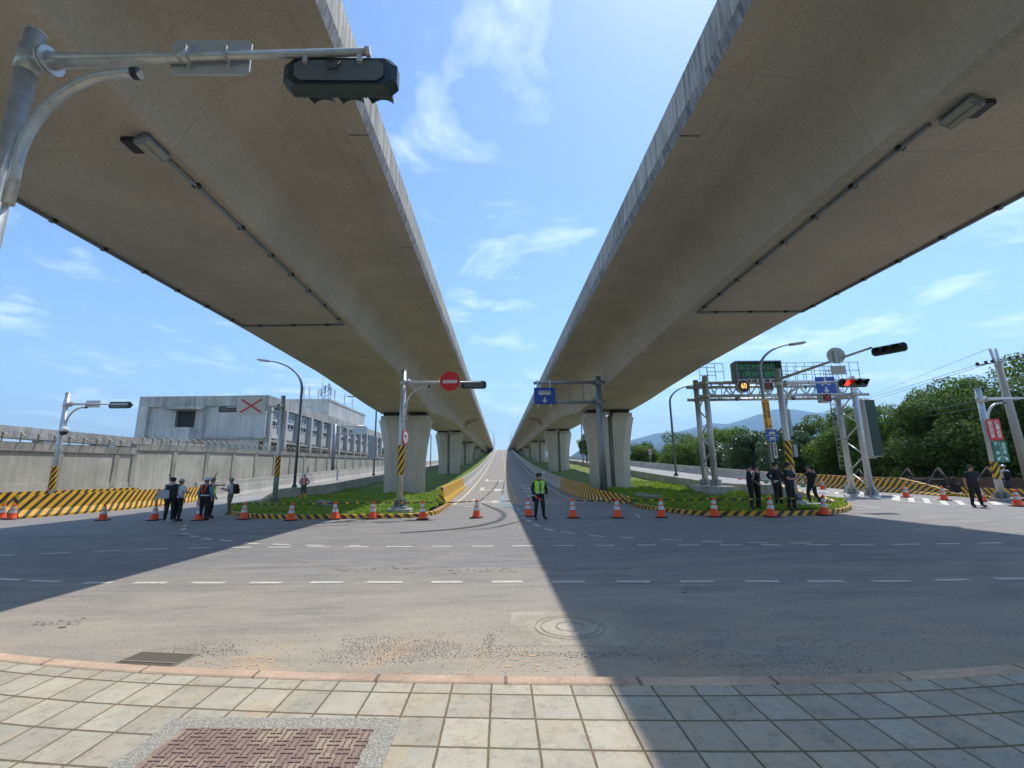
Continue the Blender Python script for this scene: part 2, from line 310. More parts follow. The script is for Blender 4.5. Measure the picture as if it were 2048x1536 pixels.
    def build(s, name, m, parent=None, local=False):
        if name in SPLIT:
            par = list(range(len(s.v)))
            def fd(i):
                while par[i] != i: par[i] = par[par[i]]; i = par[i]
                return i
            for f in s.f:
                for q in f[1:]: par[fd(q)] = fd(f[0])
            G = {}
            for i in range(len(s.v)): G.setdefault(fd(i), []).append(i)
            ks = list(G); bb = []
            for k in ks: A = np.array([s.v[i] for i in G[k]]); bb.append([A.min(0)-0.006, A.max(0)+0.006])
            ch = True; grp = [[k] for k in ks]
            while ch:
                ch = False
                for i in range(len(grp)):
                    for j in range(i+1, len(grp)):
                        if (bb[i][0] <= bb[j][1]).all() and (bb[j][0] <= bb[i][1]).all():
                            grp[i] += grp[j]; bb[i] = [np.minimum(bb[i][0], bb[j][0]), np.maximum(bb[i][1], bb[j][1])]; del grp[j], bb[j]; ch = True; break
                    if ch: break
            if len(grp) > 1:
                o = None
                for g in grp:
                    gs = set(g); t = MB(); mp = {}
                    for fi, f in enumerate(s.f):
                        if fd(f[0]) in gs:
                            for i in f:
                                if i not in mp: mp[i] = len(t.v); t.v.append(s.v[i])
                            t.f.append(tuple(mp[i] for i in f)); t.uv.append(s.uv[fi]); t.mi.append(s.mi[fi]); t.sm.append(s.sm[fi])
                    o = t._build(name, m, parent, local)
                return o
        return s._build(name, m, parent, local)
    def _build(s, name, m, parent=None, local=False):
        me = bpy.data.meshes.new(name); off = Vector((0, 0, 0)) if (local or parent is None) else wloc(parent)
        me.from_pydata([(p[0]-off.x, p[1]-off.y, p[2]-off.z) for p in s.v], [], s.f)
        for x in (m if isinstance(m, (list, tuple)) else [m]): me.materials.append(x)
        me.polygons.foreach_set('material_index', s.mi); me.polygons.foreach_set('use_smooth', s.sm)
        if any(u is not None for u in s.uv):
            ul = me.uv_layers.new(name='UVMap'); k = 0; buf = []
            for f, u in zip(s.f, s.uv):
                for i in range(len(f)): buf += list(u[i]) if u else [0.0, 0.0]
            ul.data.foreach_set('uv', buf)
        me.update(); o = bpy.data.objects.new(name, me); COL.objects.link(o); o.parent = parent; return o
def tag(o, label=None, cat=None, group=None, kind=None):
    for k, v in (('label', label), ('category', cat), ('group', group), ('kind', kind)):
        if v: o[k] = v
    return o
def thing(name, label, cat, loc=(0, 0, 0), group=None, rz=0):
    o = bpy.data.objects.new(name, None); COL.objects.link(o); o.location = loc; o.rotation_euler.z = rz; o.empty_display_size = 0.2
    return tag(o, label, cat, group)
def struct(o): o['kind'] = 'structure'; return o
def kids(o): return [c for c in bpy.data.objects if c.parent is o]
def dup(root, loc, rz=0, label=None, group=None, child_map=None):
    r = root.copy(); COL.objects.link(r); r.location = loc; r.rotation_euler = (0, 0, rz)
    if label: r['label'] = label
    if group: r['group'] = group
    for ch in (child_map or {}).get(root.name, kids(root)):
        c = ch.copy(); COL.objects.link(c); c.parent = r
        for g in kids(ch): d = g.copy(); COL.objects.link(d); d.parent = c
    return r
def lettering(txt, m, parent, loc, size, rot=(R(90), 0, 0), name='lettering', bold=0.0, ext=0.003, sx=1.0, sp=1.0):
    cu = bpy.data.curves.new(name, 'FONT'); cu.body = txt; cu.size = size; cu.extrude = ext; cu.offset = bold; cu.align_x = 'CENTER'; cu.align_y = 'CENTER'; cu.space_line = sp
    cu.materials.append(m); q_ = bpy.data.objects.new('tmp', cu); COL.objects.link(q_); me = bpy.data.meshes.new_from_object(q_.evaluated_get(bpy.context.evaluated_depsgraph_get())); bpy.data.objects.remove(q_)
    me.name = name; o = bpy.data.objects.new(name, me); COL.objects.link(o); o.parent = parent
    o.location = Vector(loc)-wloc(parent); o.rotation_euler = rot; o.scale = (sx, 1, 1); return o
def interp(x, T):
    if x <= T[0][0]: return T[0][1]
    for (a, b), (c, d) in zip(T, T[1:]):
        if x <= c: return b+(d-b)*(x-a)/(c-a)
    return T[-1][1]
def smooth_path(P, step):
    P = [Vector(p) for p in P]; out = []; n = len(P); T = [(P[min(i+1, n-1)]-P[max(i-1, 0)]).normalized() for i in range(n)]
    for i in range(n-1):
        L = (P[i+1]-P[i]).length; k_ = max(1, int(L/step)); a = T[i]*L; c = T[i+1]*L
        for k in range(k_):
            t = k/k_; t2 = t*t; t3 = t2*t; out.append(P[i]*(2*t3-3*t2+1)+a*(t3-2*t2+t)+P[i+1]*(3*t2-2*t3)+c*(t3-t2))
    out.append(P[-1]); return out
ORD = 'first second third fourth fifth sixth seventh eighth ninth tenth eleventh twelfth thirteenth fourteenth fifteenth sixteenth seventeenth eighteenth nineteenth twentieth'.split()
# ------------------------------------------------------------------ elevations
RAMP = [(0, 0), (28, 0.0), (34, 0.08), (44, 0.42), (60, 1.12), (76, 1.98), (100, 3.55), (136, 6.15), (180, 9.4), (230, 13.15), (258, 15.2), (267, 15.75), (276, 15.9), (290, 15.7), (330, 14.5)]
def zramp(Y): return interp(Y, RAMP)
def zleft(Y): return interp(Y, [(0, 0), (36, 0), (42, 0.14), (48, 0.42), (73, 1.5), (94, 2.4), (130, 4.0), (300, 11)])
def zright(Y): return interp(Y, [(0, 0), (34, 0), (42, 0.33), (50, 0.75), (73, 2.0), (110, 4.0), (300, 13)])
RXL, RXR = -3.75, 5.4       # ramp barriers
# ------------------------------------------------------------------ ground
b = MB(); b.add([(-9000, -300, -0.3), (9000, -300, -0.3), (9000, 14000, -0.3), (-9000, 14000, -0.3)], [(0, 1, 2, 3)]); struct(b.build('ground', M['field']))
def kerbY(x): return interp(x, [(-14, 7.8), (-9, 6.05), (-6.5, 5.22), (-4.57, 4.62), (-3.22, 4.30), (-2.07, 4.11), (-1.02, 3.97), (-0.03, 3.87), (0.92, 3.79), (1.85, 3.74), (2.82, 3.73), (4.07, 3.82), (6, 4.12), (9, 4.9), (14, 6.8)])
kp = smooth_path([(x, kerbY(x), 0) for x in (-40, -14, -9, -6.5, -4.57, -3.22, -2.07, -1.02, -0.03, 0.92, 1.85, 2.82, 4.07, 6, 9, 14, 40)], 0.25)
b = MB(); n = len(kp)
b.add([(p.x, p.y-0.1, 0) for p in kp]+[(-40, 60, 0), (40, 60, 0)], [tuple(range(n))+(n+1, n)])
b.add([(-160, 5, -0.002), (-40, 5, -0.002), (-40, 60, -0.002), (-160, 60, -0.002)], [(0, 1, 2, 3)]); b.add([(40, 5, -0.002), (160, 5, -0.002), (160, 60, -0.002), (40, 60, -0.002)], [(0, 1, 2, 3)])
struct(b.build('road', M['asphalt']))
# footway: rows of tiles follow the kerb
b = MB(); rows = 26; TS = 0.33; V = []; U = []; L = 0
kern = []
for i, p in enumerate(kp):
    d = (kp[min(i+1, n-1)]-kp[max(i-1, 0)]).normalized(); kern.append(Vector((d.y, -d.x, 0)))
    if i: L += (p-kp[i-1]).length
    U.append(L)
u0 = U[min(range(n), key=lambda i: abs(kp[i].x-0.035))]
for i, p in enumerate(kp):
    for j in range(rows): V.append(p+Vector((0, -0.03-j*TS, 0.12)))
F = []; UVs = []
for i in range(n-1):
    for j in range(rows-1):
        F.append((i*rows+j, i*rows+j+1, (i+1)*rows+j+1, (i+1)*rows+j))
        ua = (kp[i].x-0.055)/0.30+0.5; ub = (kp[i+1].x-0.055)/0.30+0.5; UVs.append([(ua, j+.5), (ua, j+1.5), (ub, j+1.5), (ub, j+.5)])
b.add(V, F, UVs); struct(b.build('pavement', M['tiles']))
b = MB(); b.sweep([Vector((p.x, p.y+0.035, 0)) for p in kp], [(0.07, -0.1), (0.07, 0.123), (0.055, 0.131), (-0.05, 0.131), (-0.072, 0.11), (-0.078, -0.1)]); struct(b.build('kerb', M['kerb_plain']))
# ramp and side roads
def roadslab(name, xa, xb, zf, y0, y1, m, step=4.0, lift=0.006, drop=0.4):
    b = MB(); Y = y0; pts = []
    while Y < y1: pts.append(Y); Y += step
    pts.append(y1); V = []; F = []
    for Y in pts:
        z = zf(Y)+lift; V += [(xa(Y), Y, z-drop-0.3), (xa(Y), Y, z), (xb(Y), Y, z), (xb(Y), Y, z-drop-0.3)]
    for i in range(len(pts)-1):
        for j in range(3): F.append((i*4+j, i*4+j+1, i*4+5+j, i*4+4+j))
    b.add(V, F); return struct(b.build(name, m))
roadslab('ramp_road', lambda Y: RXL-0.25 if Y > 27 else -2.9, lambda Y: RXR+0.25 if Y > 30 else 6.0, zramp, 26.0, 330, M['asphalt2'], 3.0)
roadslab('side_road', lambda Y: -24.3, lambda Y: -15.6, zleft, 34, 300, M['asphalt3'])
roadslab('side_road', lambda Y: 15.9, lambda Y: 26.8 if Y < 60 else 25.6, zright, 33, 300, M['asphalt3'])
# lawns
WALL_L = [(-15.7, 29.4), (-15.6, 33), (-15.5, 45), (-15.5, 300)]
WALL_R = [(14.75, 22.2), (14.7, 24), (14.9, 28), (15.6, 33), (16.0, 42), (16.0, 300)]
def lawn(name, xa, xb, y0, y1, zf, inside, seed):
    xs = np.arange(xa, xb+0.01, 0.5); ys = list(np.arange(y0, 50, 0.5))+list(np.arange(50, y1, 3.0)); b = MB(); V = []; ok = {}
    for i, y in enumerate(ys):
        for j, x in enumerate(xs): ok[i, j] = len(V); V.append((x, y, zf(x, y)))
    F = []
    for i in range(len(ys)-1):
        for j in range(len(xs)-1):
            if inside((xs[j]+xs[j+1])/2, (ys[i]+ys[i+1])/2): F.append((ok[i, j], ok[i, j+1], ok[i+1, j+1], ok[i+1, j]))
    b.smooth = True; b.add(V, F); return struct(b.build(name, M['lawn']))
ISL_L = [(-3.05, 27.5), (-2.98, 24), (-2.95, 21.2), (-3.15, 20.2), (-3.65, 19.55), (-4.4, 19.3), (-5.8, 19.45), (-8.5, 19.8), (-10.3, 20.42), (-11.5, 21.3), (-13.3, 23.2), (-14.8, 25.7), (-15.95, 28.2), (-15.9, 29.5), (-15.4, 30.5)]
ISL_R = [(7.25, 25.4), (6.75, 23.4), (6.8, 21.6), (7.15, 19.6), (7.8, 18.0), (8.45, 17.7), (9.4, 17.45), (10.2, 17.25), (11.7, 17.3), (12.7, 17.65), (13.7, 18.35), (15.1, 19.9), (16.1, 21.5), (16.2, 22.8), (15.6, 24.0), (14.9, 24.4)]
def pip(x, y, P):
    c = False; j = len(P)-1
    for i in range(len(P)):
        if (P[i][1] > y) != (P[j][1] > y) and x < (P[j][0]-P[i][0])*(y-P[i][1])/(P[j][1]-P[i][1])+P[i][0]: c = not c
        j = i
    return c
PL_L = ISL_L+[(-15.6, 33), (-15.5, 300), (-3.9, 300), (-3.9, 27.5)]
PL_R = ISL_R+[(14.9, 28), (15.6, 33), (16, 42), (16, 300), (5.6, 300), (5.6, 32), (6.0, 28.5), (7.1, 25.9)]
def lump(x, y): return 0.05*math.sin(x*1.7+y*0.6)+0.04*math.sin(y*1.9-x)+0.03*math.sin(x*4.1+1)*math.sin(y*3.3)
def zl(x, y):
    s = max(0, min(1, (x+15.5)/8.0)); a = zleft(y)+0.1; c = zramp(y)-0.42; z = a*(1-s)+c*s
    s2 = max(0, min(1, (x+6.4)/2.2)); z += (zramp(y)+0.05-z)*s2*(1 if y > 33 else 0)
    e = 0.12+0.10*max(0, min(1, (y-19)/10)); return max(z, e if y < 40 else -9)+lump(x, y)*min(1, max(0, (y-19.5)/2))
def zr(x, y):
    s = max(0, min(1, (16-x)/8.0)); a = zright(y)+0.12; c = zramp(y)-0.42; z = a*(1-s)+c*s
    s2 = max(0, min(1, (8.0-x)/2.2)); z += (zramp(y)+0.05-z)*s2*(1 if y > 33 else 0)
    e = 0.12+0.16*max(0, min(1, (y-18)/12))*(0.3+0.7*max(0, min(1, (x-7)/5))); return max(z, e if y < 40 else -9)+lump(x, y)*min(1, max(0, (y-18.5)/2))
lawn('lawn', -16.4, -3.0, 19, 290, zl, lambda x, y: pip(x, y, PL_L), 1)
lawn('lawn', 5.6, 16.6, 17, 290, zr, lambda x, y: pip(x, y, PL_R), 2)
# grass blades and ground cover
def blades(name, zf, P, bb, cnt, h0, h1, wd, m):
    xs = RNG.uniform(bb[0], bb[1], cnt); ys = bb[2]+(bb[3]-bb[2])*RNG.uniform(0, 1, cnt)**1.5
    V = []; F = []
    for x, y in zip(xs, ys):
        if not pip(x, y, P): continue
        if abs(x+8.9) < 2.5 and 42 < y < 46 or abs(x-10.4) < 2.5 and 42 < y < 46: continue
        z = zf(x, y)-0.02; a = random.uniform(0, 6.28); h = random.uniform(h0, h1)*(1+0.5*math.sin(x*2.1)*math.sin(y*1.3)); w = wd*random.uniform(.6, 1.3); l = random.uniform(-.6, .6)*h; c, s_ = math.cos(a), math.sin(a)
        o = len(V); V += [(x-c*w, y-s_*w, z), (x+c*w, y+s_*w, z), (x+c*w*.5+s_*l, y+s_*w*.5-c*l, z+h), (x-c*w*.6+s_*l*1.3, y-s_*w*.6-c*l*1.3, z+h*.95)]; F.append((o, o+1, o+2, o+3))
    b = MB(); b.add(V, F); o = b.build(name, m); o['kind'] = 'stuff'; return o
blades('grass', zl, [(x, y) if y < 30 else (x, y) for x, y in PL_L], (-15.4, -3.3, 19.5, 48), 26000, 0.05, 0.13, 0.035, M['blade'])
blades('grass', zr, PL_R, (5.8, 16, 17.5, 48), 30000, 0.06, 0.19, 0.05, M['blade'])
# striped island kerbs
for P, nm in ((ISL_L, 'kerb'), (ISL_R, 'kerb')):
    b = MB(); sgn = 1 if P is ISL_L else -1
    prof = [(-0.09*sgn, -0.1), (-0.085*sgn, 0.15), (-0.06*sgn, 0.17), (0.07*sgn, 0.17), (0.09*sgn, 0.14), (0.10*sgn, -0.1)]
    if sgn > 0: prof = prof
    b.sweep(smooth_path([(x, y, 0) for x, y in P], 0.25), prof); struct(b.build(nm, M['strK']))
b = MB(); b.sweep(smooth_path([(26.7, 27.0, 0), (25.7, 24.5, 0), (24.75, 21.8, 0), (24.4, 18, 0), (25.2, 13, 0), (28, 9, 0)], 0.4), [(-0.1, -0.1), (-0.09, 0.16), (0.09, 0.16), (0.1, -0.1)]); struct(b.build('kerb', M['strK']))
b = MB(); b.sweep(smooth_path([(28.6, 28.0, 0), (28.3, 24.5, 0), (28.4, 21, 0), (29.5, 16, 0)], 0.4), [(-0.12, -0.1), (-0.1, 0.42), (0.1, 0.42), (0.12, -0.1)]); struct(b.build('kerb', M['strK']))
# ------------------------------------------------------------------ road markings
b = MB()
def mark(pts, z=0.006, bb=None): (bb or b).poly([(p[0], p[1], z) for p in pts])
def seg(a, c, w, z=0.006, bb=None, zf=None):
    a = Vector(a[:2]); c = Vector(c[:2]); d = (c-a).normalized(); r_ = Vector((d.y, -d.x))*w/2
    P = [a-r_, a+r_, c+r_, c-r_]; (bb or b).poly([(p.x, p.y, (zf(p.y) if zf else 0)+z) for p in P])
for x0, x1 in [(-70, -20), (-10, 42), (60, 118), (167, 225), (268, 335), (383, 450), (500, 565), (620, 686), (734, 805), (863, 925), (984, 1046), (1105, 1170), (1233, 1300), (1360, 1428), (1490, 1558), (1615, 1690), (1744, 1819), (1870, 1938), (1990, 2070)]:
    f = lambda x: interp(x, [(0, 1158), (60, 1162), (167, 1166), (500, 1166), (1024, 1164), (1600, 1163.5), (1800, 1163), (2048, 1157)])
    seg(gnd(x0, f(x0)), gnd(x1, f(x1)), 0.125)
for x0, x1 in [(-35, 26), (80, 139), (187, 243), (285, 338), (375, 422), (458, 502), (537, 583), (613, 660), (690, 737), (772, 825), (865, 903), (945, 987), (1025, 1067), (1108, 1148), (1191, 1229), (1275, 1313), (1355, 1400), (1439, 1485), (1521, 1562), (1612, 1660), (1680, 1747), (1787, 1840), (1875, 1920), (1957, 2002)]:
    f = lambda x: interp(x, [(0, 1111.5), (139, 1105.5), (243, 1100.5), (338, 1097), (480, 1095), (1000, 1092.5), (1300, 1090.5), (1750, 1090), (1850, 1088.5), (2000, 1086)])
    seg(gnd(x0, f(x0)), gnd(x1, f(x1)), 0.13)
for (xa, ya, xb, yb) in [(366, 1053, 374, 1050), (362, 1061, 370, 1057), (366, 1067, 378, 1069), (380, 1072, 396, 1074.5), (404, 1077, 424, 1079.5), (440, 1081, 466, 1083.5), (486, 1086.5, 518, 1088.5), (545, 1089, 580, 1090.5), (611, 1091, 646, 1091.8), (700, 1091.5, 720, 1092),
                         (1034, 1016, 1038, 1019), (1040, 1024, 1043, 1027), (1046, 1034, 1051, 1038), (1053, 1040, 1062, 1044), (1066, 1048, 1080, 1053), (1090, 1058, 1108, 1062), (1123, 1064, 1149, 1068), (1178, 1071, 1210, 1074), (1240, 1075, 1268, 1077), (1320, 1079.5, 1364, 1081.5), (1403, 1083, 1445, 1084.5), (1495, 1085.5, 1535, 1086.5), (1579, 1086.5, 1625, 1087.5)]:
    seg(gnd(xa, ya), gnd(xb, yb), 0.13, 0.009)
seg(gnd(928, 1013.5), gnd(1024, 1012.5), 0.35, 0.012)                      # stop line
# right road: hatched divider and edge lines
tip = gnd(2003, 1009.5); far1 = gnd(1640, 974, 0.15); 
A1 = [gnd(1985, 1003), gnd(1890, 1001), gnd(1800, 992), gnd(1700, 983), gnd(1640, 977)]
A2 = [gnd(2003, 1010), gnd(1900, 1010.5), gnd(1800, 1002), gnd(1700, 991.5), gnd(1640, 984)]
for P in (A1, A2):
    for p, q in zip(P, P[1:]): seg(p, q, 0.16, 0.008)
seg(A1[0], tip, 0.2, 0.009)
for k in range(12):
    t0 = k/12; t1 = t0+0.034
    def al(P, t): t = t*(len(P)-1); i = min(int(t), len(P)-2); return P[i].lerp(P[i+1], t-i)
    mark([al(A1, t0), al(A1, t1), al(A2, min(1, t1)), al(A2, t0)], 0.0105)
seg(gnd(1690, 1008.5), gnd(1759, 1015.5), 0.13); seg(gnd(1895, 990), gnd(2060, 1003.5), 0.14); seg(gnd(1700, 976), gnd(1890, 990), 0.14)
for (xa, ya) in [(1650, 990), (1668, 993)]: seg(gnd(xa, ya), gnd(xa+35, ya+1.5), 0.5, 0.007)
for (xa, ya, xb, yb) in [(1265, 1035, 1290, 1035), (1272, 1028, 1279, 1035)]: seg(gnd(xa, ya), gnd(xb, yb), 0.07)
struct(b.build('road_marking', M['roadwhite']))
# ramp markings follow the slope
def zr_(Y): return zramp(Y)+0.006
b = MB()
for X in (-2.78, 4.38):
    Y = 27.2
    while Y < 270: seg((X, Y), (X, Y+4.02), 0.15, 0.012, zf=zramp); Y += 4
def turn(Y, k):
    X0, X1, Wd = -1.95, 0.15, 0.2
    P1 = [(X0, Y), (X0+0.32, Y), (X0+0.32, Y+1.2*k), (X0-0.05, Y+1.25*k)]; P0 = [(X0, Y-0.3*k), (X1-0.75, Y-0.3*k), (X1-0.75, Y), (X0, Y)]
    P2 = [(X1-0.75, Y-0.85*k), (X1+0.25, Y-0.15*k), (X1-0.75, Y+0.45*k)]
    for P in (P0, P1, P2): b.poly([(x, y, zr_(y)+0.008) for x, y in P])
turn(29.2, 1.7); turn(41.5, 2.6); turn(55.5, 3.0)
struct(b.build('road_marking', M['roadwhite']))
b = MB()
for X in (0.66, 0.92):
    Y = 26.6
    while Y < 270: seg((X, Y), (X, Y+4.02), 0.11, 0.012, zf=zramp); Y += 4
struct(b.build('road_marking', M['roadyellow']))
# painted characters on the bus lane
txt = thing('road_lettering', 'white painted characters along the bus lane of the ramp', 'road lettering', (2.45, 38, zramp(38)+0.03))
for k, ch in enumerate('公車專用'):
    Y = 46.0-k*4.2; o = lettering(ch, M['roadwhite'], txt, (2.45, Y, zramp(Y)+0.035), 1.5, (math.atan2(zramp(Y+1)-zramp(Y-1), 2), 0, 0), bold=0.02, ext=0.004); o.scale = (1.0, 1.9, 1)
# tyre marks, chalk, patches
b = MB()
def ribbon(P, w, z=0.016, bb=None, zf=None):
    P = smooth_path(P, 0.4)
    for i in range(len(P)-1):
        k = min(1, (i+1)/6, (len(P)-i)/6); seg(P[i], P[i+1]+(P[i+1]-P[i])*0.02, w*(0.3+0.7*k), z, bb, zf)
ribbon([gnd(*p) for p in [(960, 1005), (975, 1012), (1000, 1022), (1008, 1030), (1000, 1040), (975, 1048), (930, 1056), (880, 1061), (800, 1066)]], 0.22)
ribbon([gnd(*p) for p in [(905, 1064), (985, 1056), (1020, 1048), (1045, 1042)]], 0.10)
ribbon([(-1.2, 27), (-0.9, 31, 0), (-0.75, 36, 0), (-0.55, 42, 0), (-0.1, 52, 0), (-0.1, 60, 0)] if 0 else [Vector((-1.5, 27.5, 0)), Vector((-1.25, 33, 0)), Vector((-0.9, 40, 0)), Vector((-0.55, 48, 0)), Vector((-0.4, 58, 0))], 0.16, 0.016, None, zramp)
ribbon([Vector((0.0, 30, 0)), Vector((0.05, 36, 0)), Vector((0.15, 44, 0)), Vector((0.35, 54, 0))], 0.11, 0.016, None, zramp)
ribbon([Vector((-0.2, 29.3, 0)), Vector((0.2, 29.5, 0)), Vector((0.6, 29.5, 0))], 0.10, 0.016, None, zramp)
for pts in ([(200, 1075), (320, 1072), (450, 1068), (560, 1066)], [(0, 1077), (90, 1074), (190, 1073)], [(1150, 1037), (1220, 1036), (1270, 1038)], [(480, 1062), (600, 1055), (700, 1050)]): ribbon([gnd(*p) for p in pts], 0.12, 0.004)
struct(b.build('tyre_marks', M['tyre']))
b = MB()
ribbon([gnd(*p) for p in [(1012, 1003), (1022, 1012), (1034, 1020), (1046, 1032), (1055, 1040)]], 0.12, 0.019)
ribbon([Vector((-0.02, 27.0, 0)), Vector((0.0, 31, 0)), Vector((0.08, 36, 0))], 0.16, 0.021, None, zramp)
ribbon([gnd(*p) for p in [(993, 998), (1000, 1007), (1015, 1014), (1042, 1019)]], 0.09, 0.019)
struct(b.build('chalk_marks', M['chalk']))
def specks(name, cl, m, kind=None, lift=0.003):
    g = random.Random(5); V = []; F = []; PX = np.zeros((0, 3)); buf = []
    for (cx, cy, rx, ry, n, s0, s1, asp) in cl:
        for _ in range(n):
            a = g.uniform(0, 6.28); q = g.random()**0.75*(1.0+0.25*math.sin(3*a+cx*5)); x = cx+rx*q*math.cos(a); y = cy+ry*q*math.sin(a)-0.09*rx*q*math.cos(a)
            if y < kerbY(x)+0.13: continue
            sz = s0+(s1-s0)*g.random()**2.2; rr_ = sz*asp*1.25
            if len(buf) and len(buf) % 60 == 0: PX = np.array(buf)
            if len(PX) and (np.hypot(PX[:, 0]-x, PX[:, 1]-y) < PX[:, 2]+rr_).any(): continue
            if any(math.hypot(w[0]-x, w[1]-y) < w[2]+rr_ for w in buf[len(PX):]): continue
            buf.append((x, y, rr_)); N = 6; o = len(V)
            for k in range(N): t = 2*math.pi*k/N; rr = sz*(0.7+0.5*g.random()); V.append((x+rr*asp*math.cos(t), y+rr*math.sin(t), lift))
            F.append(tuple(range(o, o+N)))
    b = MB(); b.add(V, F); o = b.build(name, m); o['kind'] = kind or 'structure'; return o
stn = []
for (px_, py_, w_) in ((790, 1137, 0.55), (965, 1141, 0.75), (1165, 1138, 0.7), (575, 1124, 0.5), (700, 1140, 0.25), (1400, 1180, 0.35), (125, 1246, 0.3), (1225, 1150, 0.3), (880, 1146, 0.3)):
    p = gnd(px_, py_); stn.append((p.x, p.y, w_, 0.17, int(420*w_), 0.005, 0.034, 2.2))
specks('road_stain', stn, mat('damp_mud', (0.12, 0.105, 0.095), 0.8), None, 0.0045)
M['grit'] = mat('dark_grit', (0.13, 0.125, 0.125), 0.85)
specks('grit', [(gnd(820, 1300).x, gnd(820, 1300).y, 0.95, 0.34, 2600, 0.003, 0.010, 1.3), (gnd(980, 1285).x, gnd(980, 1285).y, 0.06, 0.3, 260, 0.003, 0.012, 1.0), (gnd(1230, 1310).x, gnd(1230, 1310).y, 1.3, 0.10, 900, 0.003, 0.012, 1.6), (gnd(1560, 1330).x, gnd(1560, 1330).y, 1.1, 0.3, 900, 0.003, 0.010, 1.3), (gnd(400, 1300).x, gnd(400, 1300).y, 0.5, 0.18, 700, 0.003, 0.010, 1.3), (0, 5.4, 5.5, 1.6, 2600, 0.002, 0.008, 1.2), (3.0, 5.0, 3.0, 0.6, 900, 0.003, 0.011, 1.3)], M['grit'], 'stuff')
specks('clay_dust', [(gnd(860, 1340).x, 4.25, 0.9, 0.12, 500, 0.006, 0.03, 2.0), (gnd(1060, 1300).x, 4.6, 0.6, 0.25, 400, 0.005, 0.025, 2.0), (gnd(480, 1318).x, 4.75, 0.35, 0.12, 150, 0.005, 0.025, 2)], mat('clay', (0.56, 0.40, 0.25), 0.9), 'stuff', 0.0028)
# ------------------------------------------------------------------ street ironwork near the camera
M['iron'] = mat('cast_iron', (0.27, 0.23, 0.17), 0.8, 0.1)
t = thing('drain_grate', 'dark iron drain grate in the road by the near kerb', 'drain grate', (-3.37, 4.72, 0))
b = MB(); GX, GY = 0.30, 0.21; c0 = Vector((-3.37, 4.78, 0)); ra = R(-10)
rm = Matrix.Rotation(ra, 3, 'Z')
for i in range(15):
    x = -GX+2*GX*i/14; b.box(c0+rm@Vector((x, 0, 0.004)), (0.015, 2*GY, 0.008), ra)
b.build('bars', M['iron'], t)
b = MB()
for s_ in (-1, 1): b.box(c0+rm@Vector((s_*(GX+0.012), 0, 0.003)), (0.02, 2*GY+0.04, 0.012), ra); b.box(c0+rm@Vector((0, s_*(GY+0.012), 0.0032)), (2*GX, 0.02, 0.0118), ra)
b.box(c0+rm@Vector((0, 0, 0.0035)), (2*GX, 0.02, 0.018), ra)
b.build('frame', M['iron'], t)
b = MB(); b.box(c0+Vector((0, 0, -0.0)), (2*GX, 2*GY, 0.003), ra); b.build('pit_shade', M['black'], t)  # thin black sheet painted as the shade below the bars; no real hollow
t = thing('manhole_cover', 'round dusty manhole cover in a square concrete patch in the near lane', 'manhole cover', (0.75, 5.5, 0))
M['patch'] = concrete('patch_concrete', (0.46, 0.41, 0.32), 0.05, 0.3, 3.0, (0.50, 0.40, 0.26))
b = MB(); b.box((0.75, 5.5, -0.002), (1.35, 1.15, 0.008), R(-3)); b.build('patch', M['patch'], t)
b = MB()
for r0 in (0.40, 0.33, 0.16):
    N = 40; V = []; F = []
    for k in range(N):
        a = 2*math.pi*k/N; V += [(0.75+r0*math.cos(a), 5.5+r0*math.sin(a), 0.009), (0.75+(r0-0.012)*math.cos(a), 5.5+(r0-0.012)*math.sin(a), 0.009)]
    for k in range(N): F.append((2*k, 2*((k+1) % N), 2*((k+1) % N)+1, 2*k+1))
    b.add(V, F)
b.build('rings', mat('dusty_iron', (0.36, 0.32, 0.25), 0.85), t)
t = thing('utility_cover', 'rusty patterned metal utility cover with pebble border in the footway', 'utility cover', (-1.35, 2.75, 0.12))
M['pebble'] = mat('pebble_concrete', (0.34, 0.33, 0.29), 0.85); q = NT(M['pebble']); vo = q.n('ShaderNodeTexVoronoi'); q.put(q.geo(), vo.inputs['Vector']); vo.inputs['Scale'].default_value = 75
q.col(q.mix(1.0, (0.58, 0.55, 0.46), q.ramp(vo.outputs['Distance'], [(0.0, g3(1.2)), (0.55, g3(0.45))]), 'MULTIPLY')); q.bump(vo.outputs['Distance'], -0.6, 0.01)
def warp(x, y): return (x, y+(-0.055)*(x+1.4)/0.7*0.8)
ZP = 0.12
def wbox(bb, x0, x1, y0, y1, z0, z1):
    P = [(*warp(x, y), z) for z in (z0, z1) for y in (y0, y1) for x in (x0, x1)]; bb.add(P, [(0, 2, 3, 1), (4, 5, 7, 6), (0, 1, 5, 4), (2, 6, 7, 3), (0, 4, 6, 2), (1, 3, 7, 5)])
b = MB(); wbox(b, -2.22, -0.68, 2.0, 3.42, ZP-0.02, ZP+0.006); b.build('border', M['pebble'], t)
b = MB(); wbox(b, -2.07, -0.83, 2.15, 3.28, ZP, ZP+0.012); b.build('plate', M['rust'], t)
b = MB(); k = 0
for i in range(30):
    for j in range(27):
        x = -2.03+i*0.0405; y = 2.19+j*0.0405
        if math.hypot(x+1.42, (y-2.72)) < 0.15: continue
        if (i//2+j//2) % 2: wbox(b, x, x+0.034, y+0.012, y+0.021, ZP+0.012, ZP+0.017)
        else: wbox(b, x+0.012, x+0.021, y, y+0.034, ZP+0.012, ZP+0.017)
b.build('tread', mat('worn_tread', (0.20, 0.135, 0.115), 0.7, 0.1), t)
